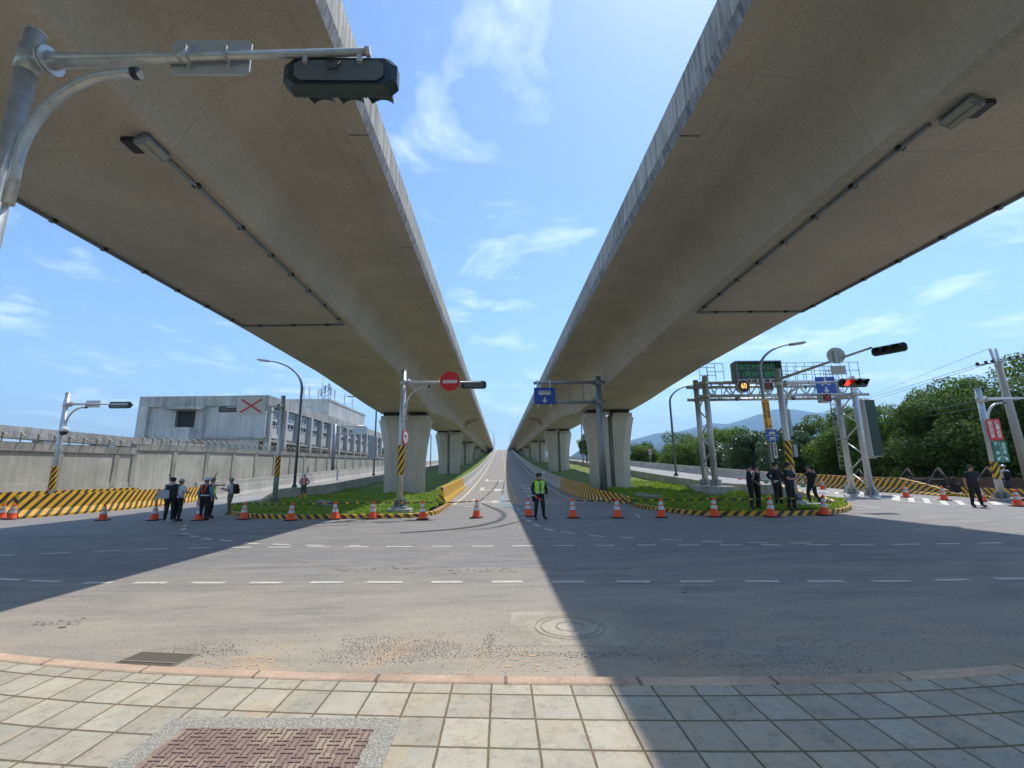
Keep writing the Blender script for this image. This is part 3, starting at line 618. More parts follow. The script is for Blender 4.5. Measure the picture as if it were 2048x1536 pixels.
# ------------------------------------------------------------------ barriers and walls
JP = [(-0.30, -0.1), (-0.30, 0.08), (-0.15, 0.34), (-0.10, 1.0), (0.10, 1.0), (0.15, 0.34), (0.30, 0.08), (0.30, -0.1)]
def jersey(name, label, pts, m, step=3.0, prof=JP, zf=None, hz=None, cat='concrete barrier', joints=0, joint_m=None):
    P = smooth_path(pts, step) if len(pts) > 2 else [Vector(pts[0]).lerp(Vector(pts[1]), i/max(1, int((Vector(pts[1])-Vector(pts[0])).length/step))) for i in range(max(1, int((Vector(pts[1])-Vector(pts[0])).length/step))+1)]
    if zf:
        for p in P: p.z = zf(p.y)
    H = None
    if hz: H = [interp(i/(len(P)-1), hz) for i in range(len(P))]
    b = MB(); b.sweep(P, prof, hz=H); o = b.build(name, m); tag(o, label, cat); return o
jersey('concrete_barrier', 'pale concrete barrier wall along the left side of the ramp', [(RXL, 44.02, 0), (RXL, 290, 0)], M['barrier'], zf=zramp)
jersey('concrete_barrier', 'grey concrete barrier wall along the right side of the ramp', [(RXR, 41.02, 0), (RXR, 290, 0)], M['barrier_grey'], zf=zramp)
JY = [(-0.32, -0.1), (-0.32, 0.10), (-0.16, 0.36), (-0.11, 1.0), (0.11, 1.0), (0.16, 0.36), (0.32, 0.10), (0.32, -0.1)]
jersey('striped_barrier', 'bright yellow striped barrier at the left foot of the ramp', [(-3.55, 27.3, 0), (RXL, 33, 0), (RXL, 44, 0)], M['strRL'], 1.0, JY, zramp)
jersey('striped_barrier', 'black and yellow striped barrier curving down at the right foot of the ramp', [(RXR, 41, 0), (5.42, 35, 0), (5.6, 31, 0), (6.0, 28.6, 0), (6.5, 27.0, 0), (7.2, 25.5, 0)], M['strR'], 0.6, JY, zramp, [(0, 1), (0.62, 1), (0.97, 0.42), (1, 0.3)])
LW = [(-0.35, -0.1), (-0.35, 0.08), (-0.22, 0.40), (-0.18, 1.0), (-0.14, 1.02), (-0.14, 1.42), (0.10, 1.42), (0.12, -0.1)]
LW = [(-q[0], q[1]) for q in reversed(LW)]
jersey('concrete_barrier', 'long pale stepped concrete barrier beside the left road', [(-23.9, 36.6, 0), (-24.0, 290, 0)], M['barrier'], prof=LW, zf=zleft)
jersey('striped_barrier', 'front row of yellow and black striped barriers on the left', [(-23.1, 22.6, 0), (-22.75, 25.5, 0), (-22.8, 29, 0), (-23.3, 33.5, 0), (-23.8, 37, 0)], M['strL'], 1.5, [(q[0], q[1]*1.1) for q in JY])
jersey('striped_barrier', 'back row of yellow and black striped barriers on the left', [(-26.0, 18.0, 0), (-25.9, 26, 0), (-25.6, 33.0, 0)], M['strL'], 1.5, [(q[0], q[1]*1.2) for q in JY])
jersey('striped_barrier', 'long black and yellow striped barrier beside the right road', [(26.9, 44.5, 0), (27.3, 38, 0), (27.2, 32, 0), (26.9, 29.4, 0), (26.2, 26.6, 0)], M['strR2'], 1.2, JY, zright, [(0, 1), (0.8, 1), (0.985, 0.4), (1, 0.35)])
jersey('concrete_barrier', 'grey concrete barrier along the outer edge of the right road', [(26.9, 44.52, 0), (26.2, 58, 0), (25.5, 80, 0), (25.3, 120, 0), (25.3, 290, 0)], M['barrier_grey'], prof=[(q[0], q[1]*0.95) for q in JP], zf=zright)
def wallobj(name, label, P, zf, h, m, th=0.2, low=-0.6, step=2.0):
    P = smooth_path([(x, y, 0) for x, y in P], step)
    for p in P: p.z = zf(p.y)
    b = MB(); V = []; n = len(P)
    b.sweep(P, [(-th/2, low), (-th/2, h-0.02), (-th/2+0.02, h), (th/2-0.02, h), (th/2, h-0.02), (th/2, low)]); o = b.build(name, m); return tag(o, label, 'retaining wall')
M['wallg'] = concrete('concrete_retaining', (0.60, 0.58, 0.52), 0.35, 0.25, 1.2)
wallobj('retaining_wall', 'low concrete retaining wall between the left road and the grass', WALL_L[1:], zleft, 0.95, M['wallg'])
wallobj('retaining_wall', 'low concrete retaining wall between the right road and the grass', WALL_R[1:], zright, 0.87, M['wallg'])
# striped wedge ends
for (x0, y0, x1, y1, h0, h1, lab) in ((-15.55, 29.6, -15.6, 32.98, 0.1, 0.95, 'yellow striped sloping end of the left retaining wall'), (15.1, 20.6, 14.72, 23.98, 0.25, 0.87, 'yellow striped sloping end of the right retaining wall')):
    b = MB(); P = [Vector((x0, y0, 0)).lerp(Vector((x1, y1, 0)), k/6) for k in range(7)]
    b.cur = 0; b.sweep(P, [(-0.15, -0.05), (-0.15, 0.999), (-0.14, 1.0)], closed=False, caps=False, hz=[h0+(h1-h0)*k/6 for k in range(7)])
    b.sweep(P, [(0.14, 1.0), (0.15, 0.999), (0.15, -0.05)], closed=False, caps=False, hz=[h0+(h1-h0)*k/6 for k in range(7)])
    b.cur = 1; b.sweep(P, [(-0.14, 1.0), (0.14, 1.0)], closed=False, caps=False, hz=[h0+(h1-h0)*k/6 for k in range(7)])
    b.add([P[0]+Vector((-0.15, 0, -0.05)), P[0]+Vector((0.15, 0, -0.05)), P[0]+Vector((0.15, 0, h0)), P[0]+Vector((-0.15, 0, h0))], [(0, 1, 2, 3)])
    o = b.build('barrier_end', [M['wallg'], M['strK']]); tag(o, lab, 'barrier end')
# ------------------------------------------------------------------ viaducts
def ztop(Y): return 11.3+0.0195*Y
DEPTH = [(-80, 3.3), (-55, 3.5), (-42, 4.1), (-34, 4.45), (-26, 4.0), (-14, 3.45), (0, 3.1), (10, 3.2), (20, 3.37), (28, 3.6), (34, 3.95), (39, 4.3), (44, 4.5), (48, 4.3), (53, 3.92), (60, 3.55), (68, 3.35), (90, 3.4), (400, 3.4)]
def zsof(Y): return ztop(Y)-interp(Y, DEPTH)
def drift(Y): return -0.0035*max(0, Y)
BR = {'left': (-9.05, 5.85), 'right': (10.6, 5.9)}
PIERS = [-34, 44, 82, 121, 160, 200]
def section(Y, hw, zb):
    zt = ztop(Y); h = hw
    inner = [(h-0.55, zt-1.34), (h-0.56, zt-1.30), (h-0.95, zt-1.29), (h-0.96, zt-1.25), (4.3, zt-1.33), (3.75, zt-1.42), (3.36, zt-1.56), (3.08, zt-1.80), (2.92, zt-2.15)]
    dz = (zt-2.15)-zb; web = [(2.92-0.33*k/4, zt-2.15-(dz-0.22)*k/4) for k in range(1, 5)]
    bot = [(2.565, zb+0.10), (2.44, zb)]
    R_ = inner+web+bot; return R_
def sweep_sections(secs, m, name, parent, smooth=False):
    b = MB(); n = len(secs[0]); b.smooth = smooth
    V = [p for s_ in secs for p in s_]; F = []
    for i in range(len(secs)-1):
        for j in range(n-1): F.append((i*n+j, i*n+j+1, (i+1)*n+j+1, (i+1)*n+j))
    F.append(tuple(range(n))); F.append(tuple(reversed([(len(secs)-1)*n+j for j in range(n)])))
    b.add(V, F); o = b.build(name, m, parent); return o
YS = list(range(-80, 96, 2))+list(range(96, 330, 6))
def pier_mesh(b, xc, yc, zb, zt, hw0=1.85, hw1=2.5, hd=1.25):
    N = 14; rings = []
    for k in range(N+1):
        t = k/N; z = zb-0.6+(zt-zb+0.6)*t; e = max(0, (t-0.35)/0.65); hw = hw0+(hw1-hw0)*e**1.9; hd_ = hd+0.10*e**2
        cx, cy = 0.80, 0.72; g, gd = 0.09, 0.40; o = 0.13
        P = [(-hw+cx, -hd_), (-o-g, -hd_), (-g, -hd_+gd), (g, -hd_+gd), (o+g, -hd_), (hw-cx, -hd_), (hw, -hd_+cy), (hw, hd_-cy), (hw-cx, hd_), (o+g, hd_), (g, hd_-gd), (-g, hd_-gd), (-o-g, hd_), (-hw+cx, hd_), (-hw, hd_-cy), (-hw, -hd_+cy)]
        rings.append([(xc+x, yc+y, z) for x, y in P])
    n = 16; V = [p for r_ in rings for p in r_]; F = [(k*n+j, k*n+(j+1) % n, (k+1)*n+(j+1) % n, (k+1)*n+j) for k in range(N) for j in range(n)]
    F.append(tuple(N*n+j for j in range(n))); b.add(V, F)
for side, (xc, hw) in BR.items():
    root = thing('viaduct', 'long concrete box girder viaduct overhead on the %s of the ramp' % side, 'viaduct', (xc, 44, 0))
    secs = []; fascia = {1: [], -1: []}; fl = {1: [], -1: []}
    for Y in YS:
        d = drift(Y); zb = zsof(Y); zt = ztop(Y); R_ = section(Y, hw, zb)
        L_ = [(xc+d-x, Y, z) for x, z in R_]; L2 = [(xc+d+x, Y, z) for x, z in reversed(R_)]
        top = [(xc+d+hw-0.2, Y, zt-1.0), (xc+d-hw+0.2, Y, zt-1.0)]
        secs.append(L_+L2+top)
    g = sweep_sections(secs, M['soffit'], 'girder', root)
    # smooth shading only on the haunch fillets
    g.data.polygons.foreach_set('use_smooth', [True]*len(g.data.polygons))
    g.data.set_sharp_from_angle(angle=R(25))
    for s_ in (1, -1):
        # parapet panels, 12 m long with narrow joints; the lower lip leans back under the deck edge
        b = MB(); Y = -80
        while Y < 318:
            Y0, Y1 = Y+0.025, Y+5.975; V = []
            for YY in (Y0, Y1):
                zt = ztop(YY); x = xc+drift(YY)
                pr = [(hw-0.20, zt-1.0), (hw-0.16, zt), (hw, zt), (hw, zt-0.95), (hw+0.05, zt-1.0), (hw-0.02, zt-1.335), (hw-0.55, zt-1.338), (hw-0.56, zt-1.0)]
                V += [(x+s_*a, YY, c) for a, c in pr]
            n = 8; F = []; 
            for j in range(n):
                q_ = (j, (j+1) % n, n+(j+1) % n, n+j); F.append(q_ if s_ < 0 else tuple(reversed(q_)))
            F += [tuple(range(n)) if s_ > 0 else tuple(reversed(range(n))), tuple(range(n, 2*n)) if s_ < 0 else tuple(reversed(range(n, 2*n)))]
            b.cur = 0; b.add(V, F)
            base = len(b.mi)-len(F)
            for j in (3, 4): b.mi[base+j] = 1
            for j in (5, 6): b.mi[base+j] = 2
            Y += 6
        b.build('parapet', [M['parapet'], M['parapet_edge'], M['soffit']], root)
    for k, Y in enumerate(PIERS):
        zb = {44: -0.1, 82: 1.6, 121: 4.2, 160: 7.2, 200: 9.8, -34: 0}[Y]; zt = zsof(Y)-0.72
        x = xc+drift(Y)+(0.35 if side == 'left' else -0.35)*0
        b = MB(); pier_mesh(b, x, Y, zb, zt); pr = b.build('pier', M['pier'], root)
        b = MB()
        for s_ in (-1, 1): b.bbox((x+s_*1.28, Y, zt+0.19), (1.85, 2.3, 0.38), 0.03)
        b.build('pier_cap', M['pier'], pr)
        b = MB(); b.cyl((x+0.03, Y-1.12, zb-0.3), (x+0.03, Y-1.12, zt+0.5), 0.07, n=8); b.build('drain_pipe', M['galv_dark'], pr)
        b = MB()
        for s_ in (-1, 1): b.box((x+s_*1.25, Y, zt+0.38+0.17), (1.5, 1.9, 0.36)); 
        b.build('bearing', M['dark'], pr)
    # cross beam brackets where spans meet
    for Y in (82,):
        b = MB()
        for s_ in (-1, 1):
            zt = ztop(Y); x = xc+drift(Y); P = [(5.3, zt-1.28), (5.3, zt-1.6), (3.6, zt-2.2), (3.02, zt-2.9), (2.95, zt-1.2)]
            V = [(x+s_*a, Y+dy, c) for dy in (-0.6, 0.6) for a, c in P]; n = 5
            b.add(V, [tuple(range(n)), tuple(reversed(range(n, 2*n)))]+[(i, n+i, n+(i+1) % n, (i+1) % n) for i in range(n)])
        b.build('bracket', M['soffit'], root)
# conduits and floodlights under the soffits
def conduit(label, pts, nclamp):
    root = thing('conduit', label, 'conduit', pts[0]); b = MB(); b.tube(pts, 0.045, 8); b.build('pipe', M['galv_dark'], root)
    b = MB()
    for a, c in zip(pts, pts[1:]):
        a = Vector(a); c = Vector(c); n = max(1, int((c-a).length/1.25))
        for i in range(n): p = a.lerp(c, (i+0.5)/n); b.box(p+Vector((0, 0, 0.01)), (0.16, 0.09, 0.09))
    b.build('clamp', M['black'], root)
def sf(Y, dz=0.05): return zsof(Y)-dz
conduit('dark cable conduit along the soffit of the left viaduct', [(-6.85, y, sf(y)) for y in (8.4, 12, 16, 19.1)]+[(-11.3, 19.2, sf(19.2))]+[(-11.40, y, sf(y)) for y in (16, 10, 5, 0)], 0)
conduit('dark cable conduit along the soffit of the right viaduct', [(8.4, y, sf(y)) for y in (7.4, 10, 14, 17.9)]+[(12.9, 17.9, sf(17.9))]+[(12.95, y, sf(y)) for y in (14, 8, 0)], 0)
def flood(label, p, s_):
    root = thing('floodlight', label, 'floodlight', p); M3 = Matrix.Rotation(R(-25*s_), 3, 'Y')
    b = MB(); b.bbox(Vector(p)+Vector((0, 0, -0.12)), (0.30, 0.62, 0.12), 0.03, M3=M3)
    for i in range(6): b.box(Vector(p)+M3@Vector((-0.13+i*0.05, 0, -0.04)), (0.012, 0.6, 0.06), M3=M3)
    b.build('housing', M['galv_dark'], root)
    b = MB()
    for x in (-0.07, 0.07): b.bbox(Vector(p)+Vector((0, 0, -0.12))+M3@Vector((x, 0, -0.065)), (0.11, 0.52, 0.02), 0.01, M3=M3)
    b.build('lens', mat('lamp_lens', (0.42, 0.40, 0.30), 0.3), root)
    b = MB(); b.box(Vector(p)+Vector((-0.32*s_*-1*-1, 0, -0.03)), (0.34, 0.36, 0.10)); b.build('junction_box', M['black'], root)
flood('grey floodlight fixed under the left viaduct', (-6.85, 8.0, sf(8.0, 0.02)), 1)
flood('grey floodlight fixed under the right viaduct', (8.6, 7.0, sf(7.0, 0.02)), -1)
# ------------------------------------------------------------------ street lamps
def lamp_post(label, base, ztop_, tip, m=None, group='street lamps', r0=0.11):
    m = m or M['lamp_blue']; base = Vector(base); root = thing('street_lamp', label, 'street lamp', base, group)
    tip = Vector(tip); P = [base, Vector((base.x, base.y, base.z+(ztop_-base.z)*0.5)), Vector((base.x, base.y, ztop_))]
    a = Vector((base.x, base.y, ztop_)); d = tip-a
    for k in range(1, 11):
        t = k/10; P.append(a+Vector((d.x*(1-math.cos(t*1.45))/(1-math.cos(1.45)), d.y*(1-math.cos(t*1.45))/(1-math.cos(1.45)), d.z*math.sin(t*1.45)/math.sin(1.45))))
    n = len(P); b = MB(); b.tube(P, [r0*(1-0.62*i/(n-1)) for i in range(n)], 10); b.build('pole', m, root)
    b = MB(); b.box(base+Vector((0, 0, 0.012)), (0.42, 0.42, 0.03))
    for k in range(4): a_ = k*math.pi/2; b.box(base+Vector((math.cos(a_)*0.14, math.sin(a_)*0.14, 0.13)), (0.12, 0.02, 0.22), a_)
    b.build('base_plate', m, root)
    dr = (P[-1]-P[-2]).normalized(); s_ = Vector((dr.y, -dr.x, 0)).normalized() if abs(dr.x)+abs(dr.y) > 0.01 else Vector((1, 0, 0)); u_ = s_.cross(dr)
    if u_.z < 0: s_ = -s_; u_ = -u_
    M3 = Matrix((dr, s_, u_)).transposed()
    b = MB(); b.bbox(tip+dr*0.42, (0.85, 0.34, 0.13), 0.05, M3=M3); b.bbox(tip+dr*0.05, (0.3, 0.16, 0.16), 0.04, M3=M3); b.build('lamp_head', M['galv_dark'], root)
    b = MB(); b.box(tip+dr*0.48-u_*0.07, (0.55, 0.24, 0.015), M3=M3); b.build('lens', M['white'], root)
    return root
lamp_post('tall dark street lamp on the left retaining wall beside the X sign', (-16.0, 36, 0.93), 8.7, (-18.9, 36, 11.05))
lamp_post('dark street lamp in front of the far end of the grey building', (-16.6, 60, 1.8), 10.4, (-19.7, 60, 12.2))
lamp_post('slim distant lamp post left of the second left pier', (-15.6, 101, 3.4), 10.0, (-17.6, 101, 11.6))
lamp_post('dark street lamp just left of the steel gantry', (16.3, 42.5, 1.25), 8.2, (18.9, 42.5, 9.9))
lamp_post('slim distant lamp post right of the second right pier', (16.0, 89, 3.7), 11.2, (18.2, 89, 12.6))
lamp_post('street lamp carrying yellow and blue signs beside the policemen', (14.75, 24.6, 0.86), 7.2, (16.75, 24.6, 8.75), M['galv_dark'], r0=0.10)
for k, (x, y, tx, lab) in enumerate([(-4.3, 262, -6, 'faint lamp post at the left of the ramp crest'), (5.9, 262, 7.6, 'faint lamp post at the right of the ramp crest'), (-4.3, 300, -6, 'farther faint lamp post beyond the left of the crest'), (5.9, 300, 7.6, 'farther faint lamp post beyond the right of the crest')]):
    lamp_post(lab, (x, y, zramp(y)), zramp(y)+9.5, (tx, y, zramp(y)+11), group='lamp posts at the ramp crest')
# ------------------------------------------------------------------ traffic signals
def frame_y(b, c, w, h, t_): pass
def sleeve(root, x, y, z0, z1, r, m='strP'):
    b = MB(); n = 16; b.tube([(x, y, z0), (x, y, z1)], r, 18, False)
    o = b.build('striped_sleeve', M[m], root)
def signal_head(root, c, direction, n=3, front=1, lit=None, tilt=0.0, sc=1.0, name='signal_head'):
    # c: centre; direction: unit vector along the row of lenses; front: +1 lenses face camera side (-normal)
    d = Vector(direction).normalized(); up = Vector((0, 0, 1)); nrm = d.cross(up).normalized()*front  # pointing to the lens side
    M3 = Matrix((d, nrm, up)).transposed(); L = 0.36*n*sc; h = 0.40*sc; c = Vector(c)
    b = MB(); out = []
    hw, hh = L/2+0.10*sc, h/2; ch = 0.09*sc
    pts = [(-hw, -hh+ch), (-hw+ch, -hh), (hw-ch, -hh), (hw, -hh+ch), (hw, hh-ch), (hw-ch, hh), (-hw+ch, hh), (-hw, hh-ch)]
    V = []
    for (yy, k) in ((-0.08, 0.90), (-0.04, 1.0), (0.07, 1.0), (0.09, 0.94)): V += [c+M3@Vector((x*k, yy*sc, z*k)) for x, z in pts]
    F = [(k*8+i, k*8+(i+1) % 8, (k+1)*8+(i+1) % 8, (k+1)*8+i) for k in range(3) for i in range(8)]+[tuple(reversed(range(8))), tuple(range(24, 32))]
    b.add(V, F); hd = b.build(name, M['sig'], root)
    b = MB(); V = [c+M3@Vector((x*0.78, -0.088*sc, z*0.66)) for x, z in pts]; V2 = [v+M3@Vector((0, -0.012, 0)) for v in V]; b.add(V+V2, [tuple(range(8, 16)), tuple(reversed(range(8)))]+[(i, (i+1) % 8, 8+(i+1) % 8, 8+i) for i in range(8)]); b.build('back_plate', M['sigback'], hd)
    for k in range(n):
        p = c+M3@Vector((((k-(n-1)/2)*0.36)*sc, 0.09*sc, 0))
        b = MB(); b.disc(p+nrm*0.01, nrm, 0.145*sc, 0.02, 20); b.build('lens', M['lens_red'] if lit == k else M['lens_off'], hd)
        b = MB(); V = []; N = 14                                   # visor: open hood around the upper part of the lens
        for i in range(N+1):
            a = -0.5+(math.pi+1.0)*i/N; r_ = 0.165*sc; ln = (0.30 if 0.25 < i/N < 0.75 else 0.30*max(0.35, 1-abs(i/N-0.5)*1.3))*sc*1.15
            V += [p+M3@Vector((r_*math.cos(a), 0, r_*math.sin(a))), p+M3@Vector((r_*1.02*math.cos(a), ln, r_*1.02*math.sin(a)-0.05*sc*(ln/0.3)))]
        b.add(V, [(2*i, 2*i+1, 2*i+3, 2*i+2) for i in range(N)]); b.smooth = True; b.build('visor', M['sig'], hd)
    return hd
def signal_pole(label, base, top, arm_z, arm_end, r=0.135, brace=True, sleeve_z=None, foot=True, group='traffic signal poles', conduit_side=1):
    base = Vector(base); root = thing('traffic_signal', label, 'traffic signal', base, group); x, y = base.x, base.y
    b = MB(); b.tube([base, (x, y, base.z+(top-base.z)*.5), (x, y, top)], [r*1.12, r*1.03, r*0.92], 18); b.cyl((x, y, top), (x, y, top+0.03), r*0.98)
    b.build('pole', M['galv'], root)
    e = Vector(arm_end); a = Vector((x, y, arm_z)); d = (e-a); L = d.length; d.normalize()
    b = MB(); b.tube([a, a.lerp(e, 0.12), a.lerp(e, 0.45), a.lerp(e, 0.46), e], [0.095, 0.078, 0.058, 0.046, 0.043], 14); b.cyl(a.lerp(e, 0.44), a.lerp(e, 0.47), 0.072); b.cyl(e-d*0.02, e+d*0.03, 0.055)
    b.build('mast_arm', M['galv'], root)
    b = MB(); b.cyl((x, y, arm_z-0.16), (x, y, arm_z+0.16), r*1.12, n=18); b.disc(a+d*(r+0.10), d, 0.15, 0.03, 14); b.disc(a+d*(r+0.14), d, 0.15, 0.03, 14)
    for k in range(4):
        an = k*math.pi/2+0.78; u_ = Vector((0, 0, 1)); s_ = d.cross(u_).normalized(); o = s_*math.cos(an)*0.1+u_*math.sin(an)*0.1; b.cyl(a+d*(r+0.06)+o, a+d*(r+0.24)+o*0.7, 0.012, n=6)
    b.build('clamp', M['galv'], root)
    if brace:
        q = a+d*1.02-Vector((0, 0, 0.20)); s0_ = Vector((x, y, arm_z-1.25))+d*(r+0.02); P = []
        for k in range(11):
            t = k/10*math.pi/2; P.append(Vector((s0_.x, s0_.y, s0_.z))+Vector((0, 0, 1))*((q.z-s0_.z)*math.sin(t))+(Vector((q.x, q.y, 0))-Vector((s0_.x, s0_.y, 0)))*(1-math.cos(t)))
        P = [P[0]-Vector((0, 0, 0.5))]+P+[q+d*0.15]
        b = MB(); b.tube(P, 0.053, 12); b.build('brace', M['galv'], root)
        b = MB(); b.cyl(P[-1]-d*0.02, P[-1]+d*0.05, 0.063); b.build('brace_cap', M['black'], root)
    if foot:
        b = MB(); b.bbox((x, y, base.z-0.02), (0.62, 0.62, 0.16), 0.02)
        for k in range(8): a_ = k*math.pi/4; b.box((x+math.cos(a_)*0.2, y+math.sin(a_)*0.2, base.z+0.19), (0.16, 0.018, 0.28), a_)
        b.build('base', M['galv_dark'], root)
    if sleeve_z: sleeve(root, x, y, sleeve_z[0], sleeve_z[1], r*1.13, 'strP2' if 12 < x < 13 else 'strP')
    return root, a, d
def board(name, label, cat, c, w, h, m, nrm=(0, -1, 0), th=0.02, rim=None, group=None, rotz=0, chamfer=0.03):
    # flat sign: root empty at c, panel local; returns root and a function to place child outlines in sign coordinates
    root = thing(name, label, cat, c, group, 0); n_ = Vector(nrm).normalized(); r_ = Vector((0, 0, 1)).cross(-n_).normalized()*-1
    r_ = n_.cross(Vector((0, 0, 1))).normalized()*-1; u_ = Vector((0, 0, 1))
    # r_ points to the viewer's right when looking at the face
    def P(x, z, off=0.0): return Vector(c)+r_*x+u_*z+n_*off
    ch = chamfer
    b = MB(); b.slab([P(x, z, 0) for x, z in [(-w/2+ch, -h/2), (w/2-ch, -h/2), (w/2, -h/2+ch), (w/2, h/2-ch), (w/2-ch, h/2), (-w/2+ch, h/2), (-w/2, h/2-ch), (-w/2, -h/2+ch)]], n_, th); b.build('panel', m, root)
    return root, P, n_, r_
def shape(root, P, n_, pts, m, name='symbol', off=0.022, th=0.004, mb=None):
    b = mb or MB(); b.slab([P(x, z, off) for x, z in pts], n_, th)
    if mb is None: b.build(name, m, root)
def txt_on(root, P, n_, x, z, s, body, m, off=0.024, bold=0.0, sx=1.0, sp=1.0):
    rz = math.atan2(-n_.x, n_.y)+math.pi
    rz = math.atan2(n_.x, -n_.y)
    return lettering(body, m, root, P(x, z, off), s, (R(90), 0, rz), bold=bold, sx=sx, sp=sp)
def arrow_down(s): return [(-0.5*s, 0.02*s), (-0.16*s, 0.02*s), (-0.16*s, 0.5*s), (0.16*s, 0.5*s), (0.16*s, 0.02*s), (0.5*s, 0.02*s), (0, -0.5*s)]
# near left pole, seen from behind
root, a, d = signal_pole('large traffic signal pole in the upper left corner close to the camera', (-5.17, 4.3, 0.12), 6.62, 6.26, (-1.46, 4.3, 6.42), r=0.096)
signal_head(root, (-1.78, 4.42, 6.20), (1, 0, 0), 3, front=-1)
b = MB(); b.box((-2.15, 4.33, 6.34), (0.05, 0.1, 0.16)); b.box((-1.55, 4.33, 6.36), (0.05, 0.1, 0.16)); b.build('bracket', M['galv'], root)
b = MB(); b.tube([(-1.86, 4.3, 6.33), (-1.90, 4.27, 6.24), (-1.86, 4.26, 6.14), (-1.80, 4.28, 6.18), (-1.77, 4.3, 6.3)], 0.012, 6); b.build('cable', M['black'], root)
r_, P, n_, rr_ = board('name_plate', 'back of a rectangular aluminium plate on the near mast arm', 'sign', (-3.24, 4.36, 6.40), 0.88, 0.46, M['alu'], (0, 1, 0), chamfer=0.04)
b = MB()
for x in (-0.22, 0.22): b.box(P(x, 0, -0.015), (0.035, 0.03, 0.36)); b.box(P(x, -0.03, -0.07), (0.04, 0.11, 0.13))
b.build('bracket', M['galv'], r_)
# far left pole
root, a, d = signal_pole('leaning-looking traffic signal pole in front of the far left wall', (-25.75, 27.0, 0), 6.85, 6.2, (-23.2, 27.0, 6.16), sleeve_z=(1.25, 2.55))
signal_head(root, (-22.7, 27.1, 6.12), (1, 0, 0), 3, front=-1)
b = MB(); b.box((-22.9, 27.0, 6.16), (1.5, 0.05, 0.05)); b.build('bracket', M['galv'], root)
r_, P, n_, rr_ = board('name_plate', 'back of a small aluminium plate on the far left mast arm', 'sign', (-24.3, 27.1, 6.2), 0.85, 0.42, M['alu'], (0, 1, 0))
cr_ = thing('camera_dome', 'white dome security camera on the far left signal pole', 'security camera', (-25.45, 26.8, 4.4))
b = MB(); b.tube([(-25.72, 26.9, 4.85), (-25.45, 26.8, 4.85), (-25.42, 26.8, 4.78)], 0.04); b.tube([(-25.42, 26.8, 4.80), (-25.42, 26.8, 4.74), (-25.42, 26.8, 4.55)], [0.10, 0.2, 0.21], 16); b.build('housing', M['white'], cr_)
b = MB(); b.tube([(-25.42, 26.8, 4.55), (-25.42, 26.8, 4.45), (-25.42, 26.8, 4.38), (-25.42, 26.8, 4.34)], [0.19, 0.18, 0.12, 0.03], 16); b.build('dome', M['black'], cr_)
# X sign pole
root, a, d = signal_pole('traffic signal pole with a mast arm reaching left behind the red X sign', (-13.45, 27.8, 0.2), 6.65, 6.05, (-16.8, 27.8, 6.0), sleeve_z=(1.75, 3.0))
signal_head(root, (-16.75, 27.95, 5.92), (1, 0, 0), 3, front=-1)
r_, P, n_, rr_ = board('x_sign', 'white rectangular sign with a large red X', 'sign', (-15.25, 27.62, 6.05), 1.72, 1.15, M['signwhite'], (0, -1, 0))
bb = MB()
for s_ in (1, -1):
    t0 = Vector((-0.62, -0.40*s_)); t1 = Vector((0.62, 0.40*s_)); dd = (t1-t0).normalized(); q = Vector((-dd.y, dd.x))*0.055
    bb.slab([P(v.x, v.y, 0.021 if s_ > 0 else 0.026) for v in (t0-q, t1-q, t1+q, t0+q)], n_, 0.004)
bb.build('symbol', M['red'], r_)
# centre left pole with no entry sign
root, a, d = signal_pole('traffic signal pole on the left island with the no entry sign', (-4.5, 20.6, 0.33), 6.5, 5.95, (-0.95, 20.6, 5.92), sleeve_z=(1.75, 3.05))
b = MB(); b.bbox((-4.5, 20.6, 0.16), (1.0, 0.8, 0.26), 0.03); b.build('footing', M['barrier'], root)
signal_head(root, (-1.25, 20.72, 5.82), (1, 0, 0), 3, front=-1, sc=0.92)
ne = thing('no_entry_sign', 'round red no entry sign with a white bar on the mast arm', 'sign', (-2.33, 20.44, 5.95))
b = MB(); b.disc((-2.33, 20.44, 5.95), (0, 1, 0), 0.46, 0.02, 36); b.build('panel', M['red'], ne)
b = MB(); b.bbox((-2.33, 20.425, 5.93), (0.66, 0.008, 0.15), 0.003); b.build('bar', M['signwhite'], ne)
nl = thing('no_turn_sign', 'round red rimmed no turn sign seen edge on, fixed to the island signal pole', 'sign', (-4.33, 20.45, 3.35))
nn = Vector((0.985, -0.17, 0)).normalized(); tn = Vector((0.17, 0.985, 0)); cc = Vector((-4.30, 20.42, 3.4))
b = MB(); b.disc(cc, nn, 0.33, 0.016, 30); b.build('rim', M['red'], nl)
b = MB(); b.disc(cc+nn*0.01, nn, 0.26, 0.008, 30); b.build('face', M['white'], nl)
def PP(x, z): return cc+nn*0.016+tn*x+Vector((0, 0, z))
b = MB(); b.slab([PP(*q) for q in [(0.02, -0.18), (0.08, -0.18), (0.08, 0.08), (-0.06, 0.08), (-0.06, 0.14), (-0.17, 0.05), (-0.06, -0.04), (-0.06, 0.02), (0.02, 0.02)]], nn, 0.003); b.build('symbol', M['black'], nl)
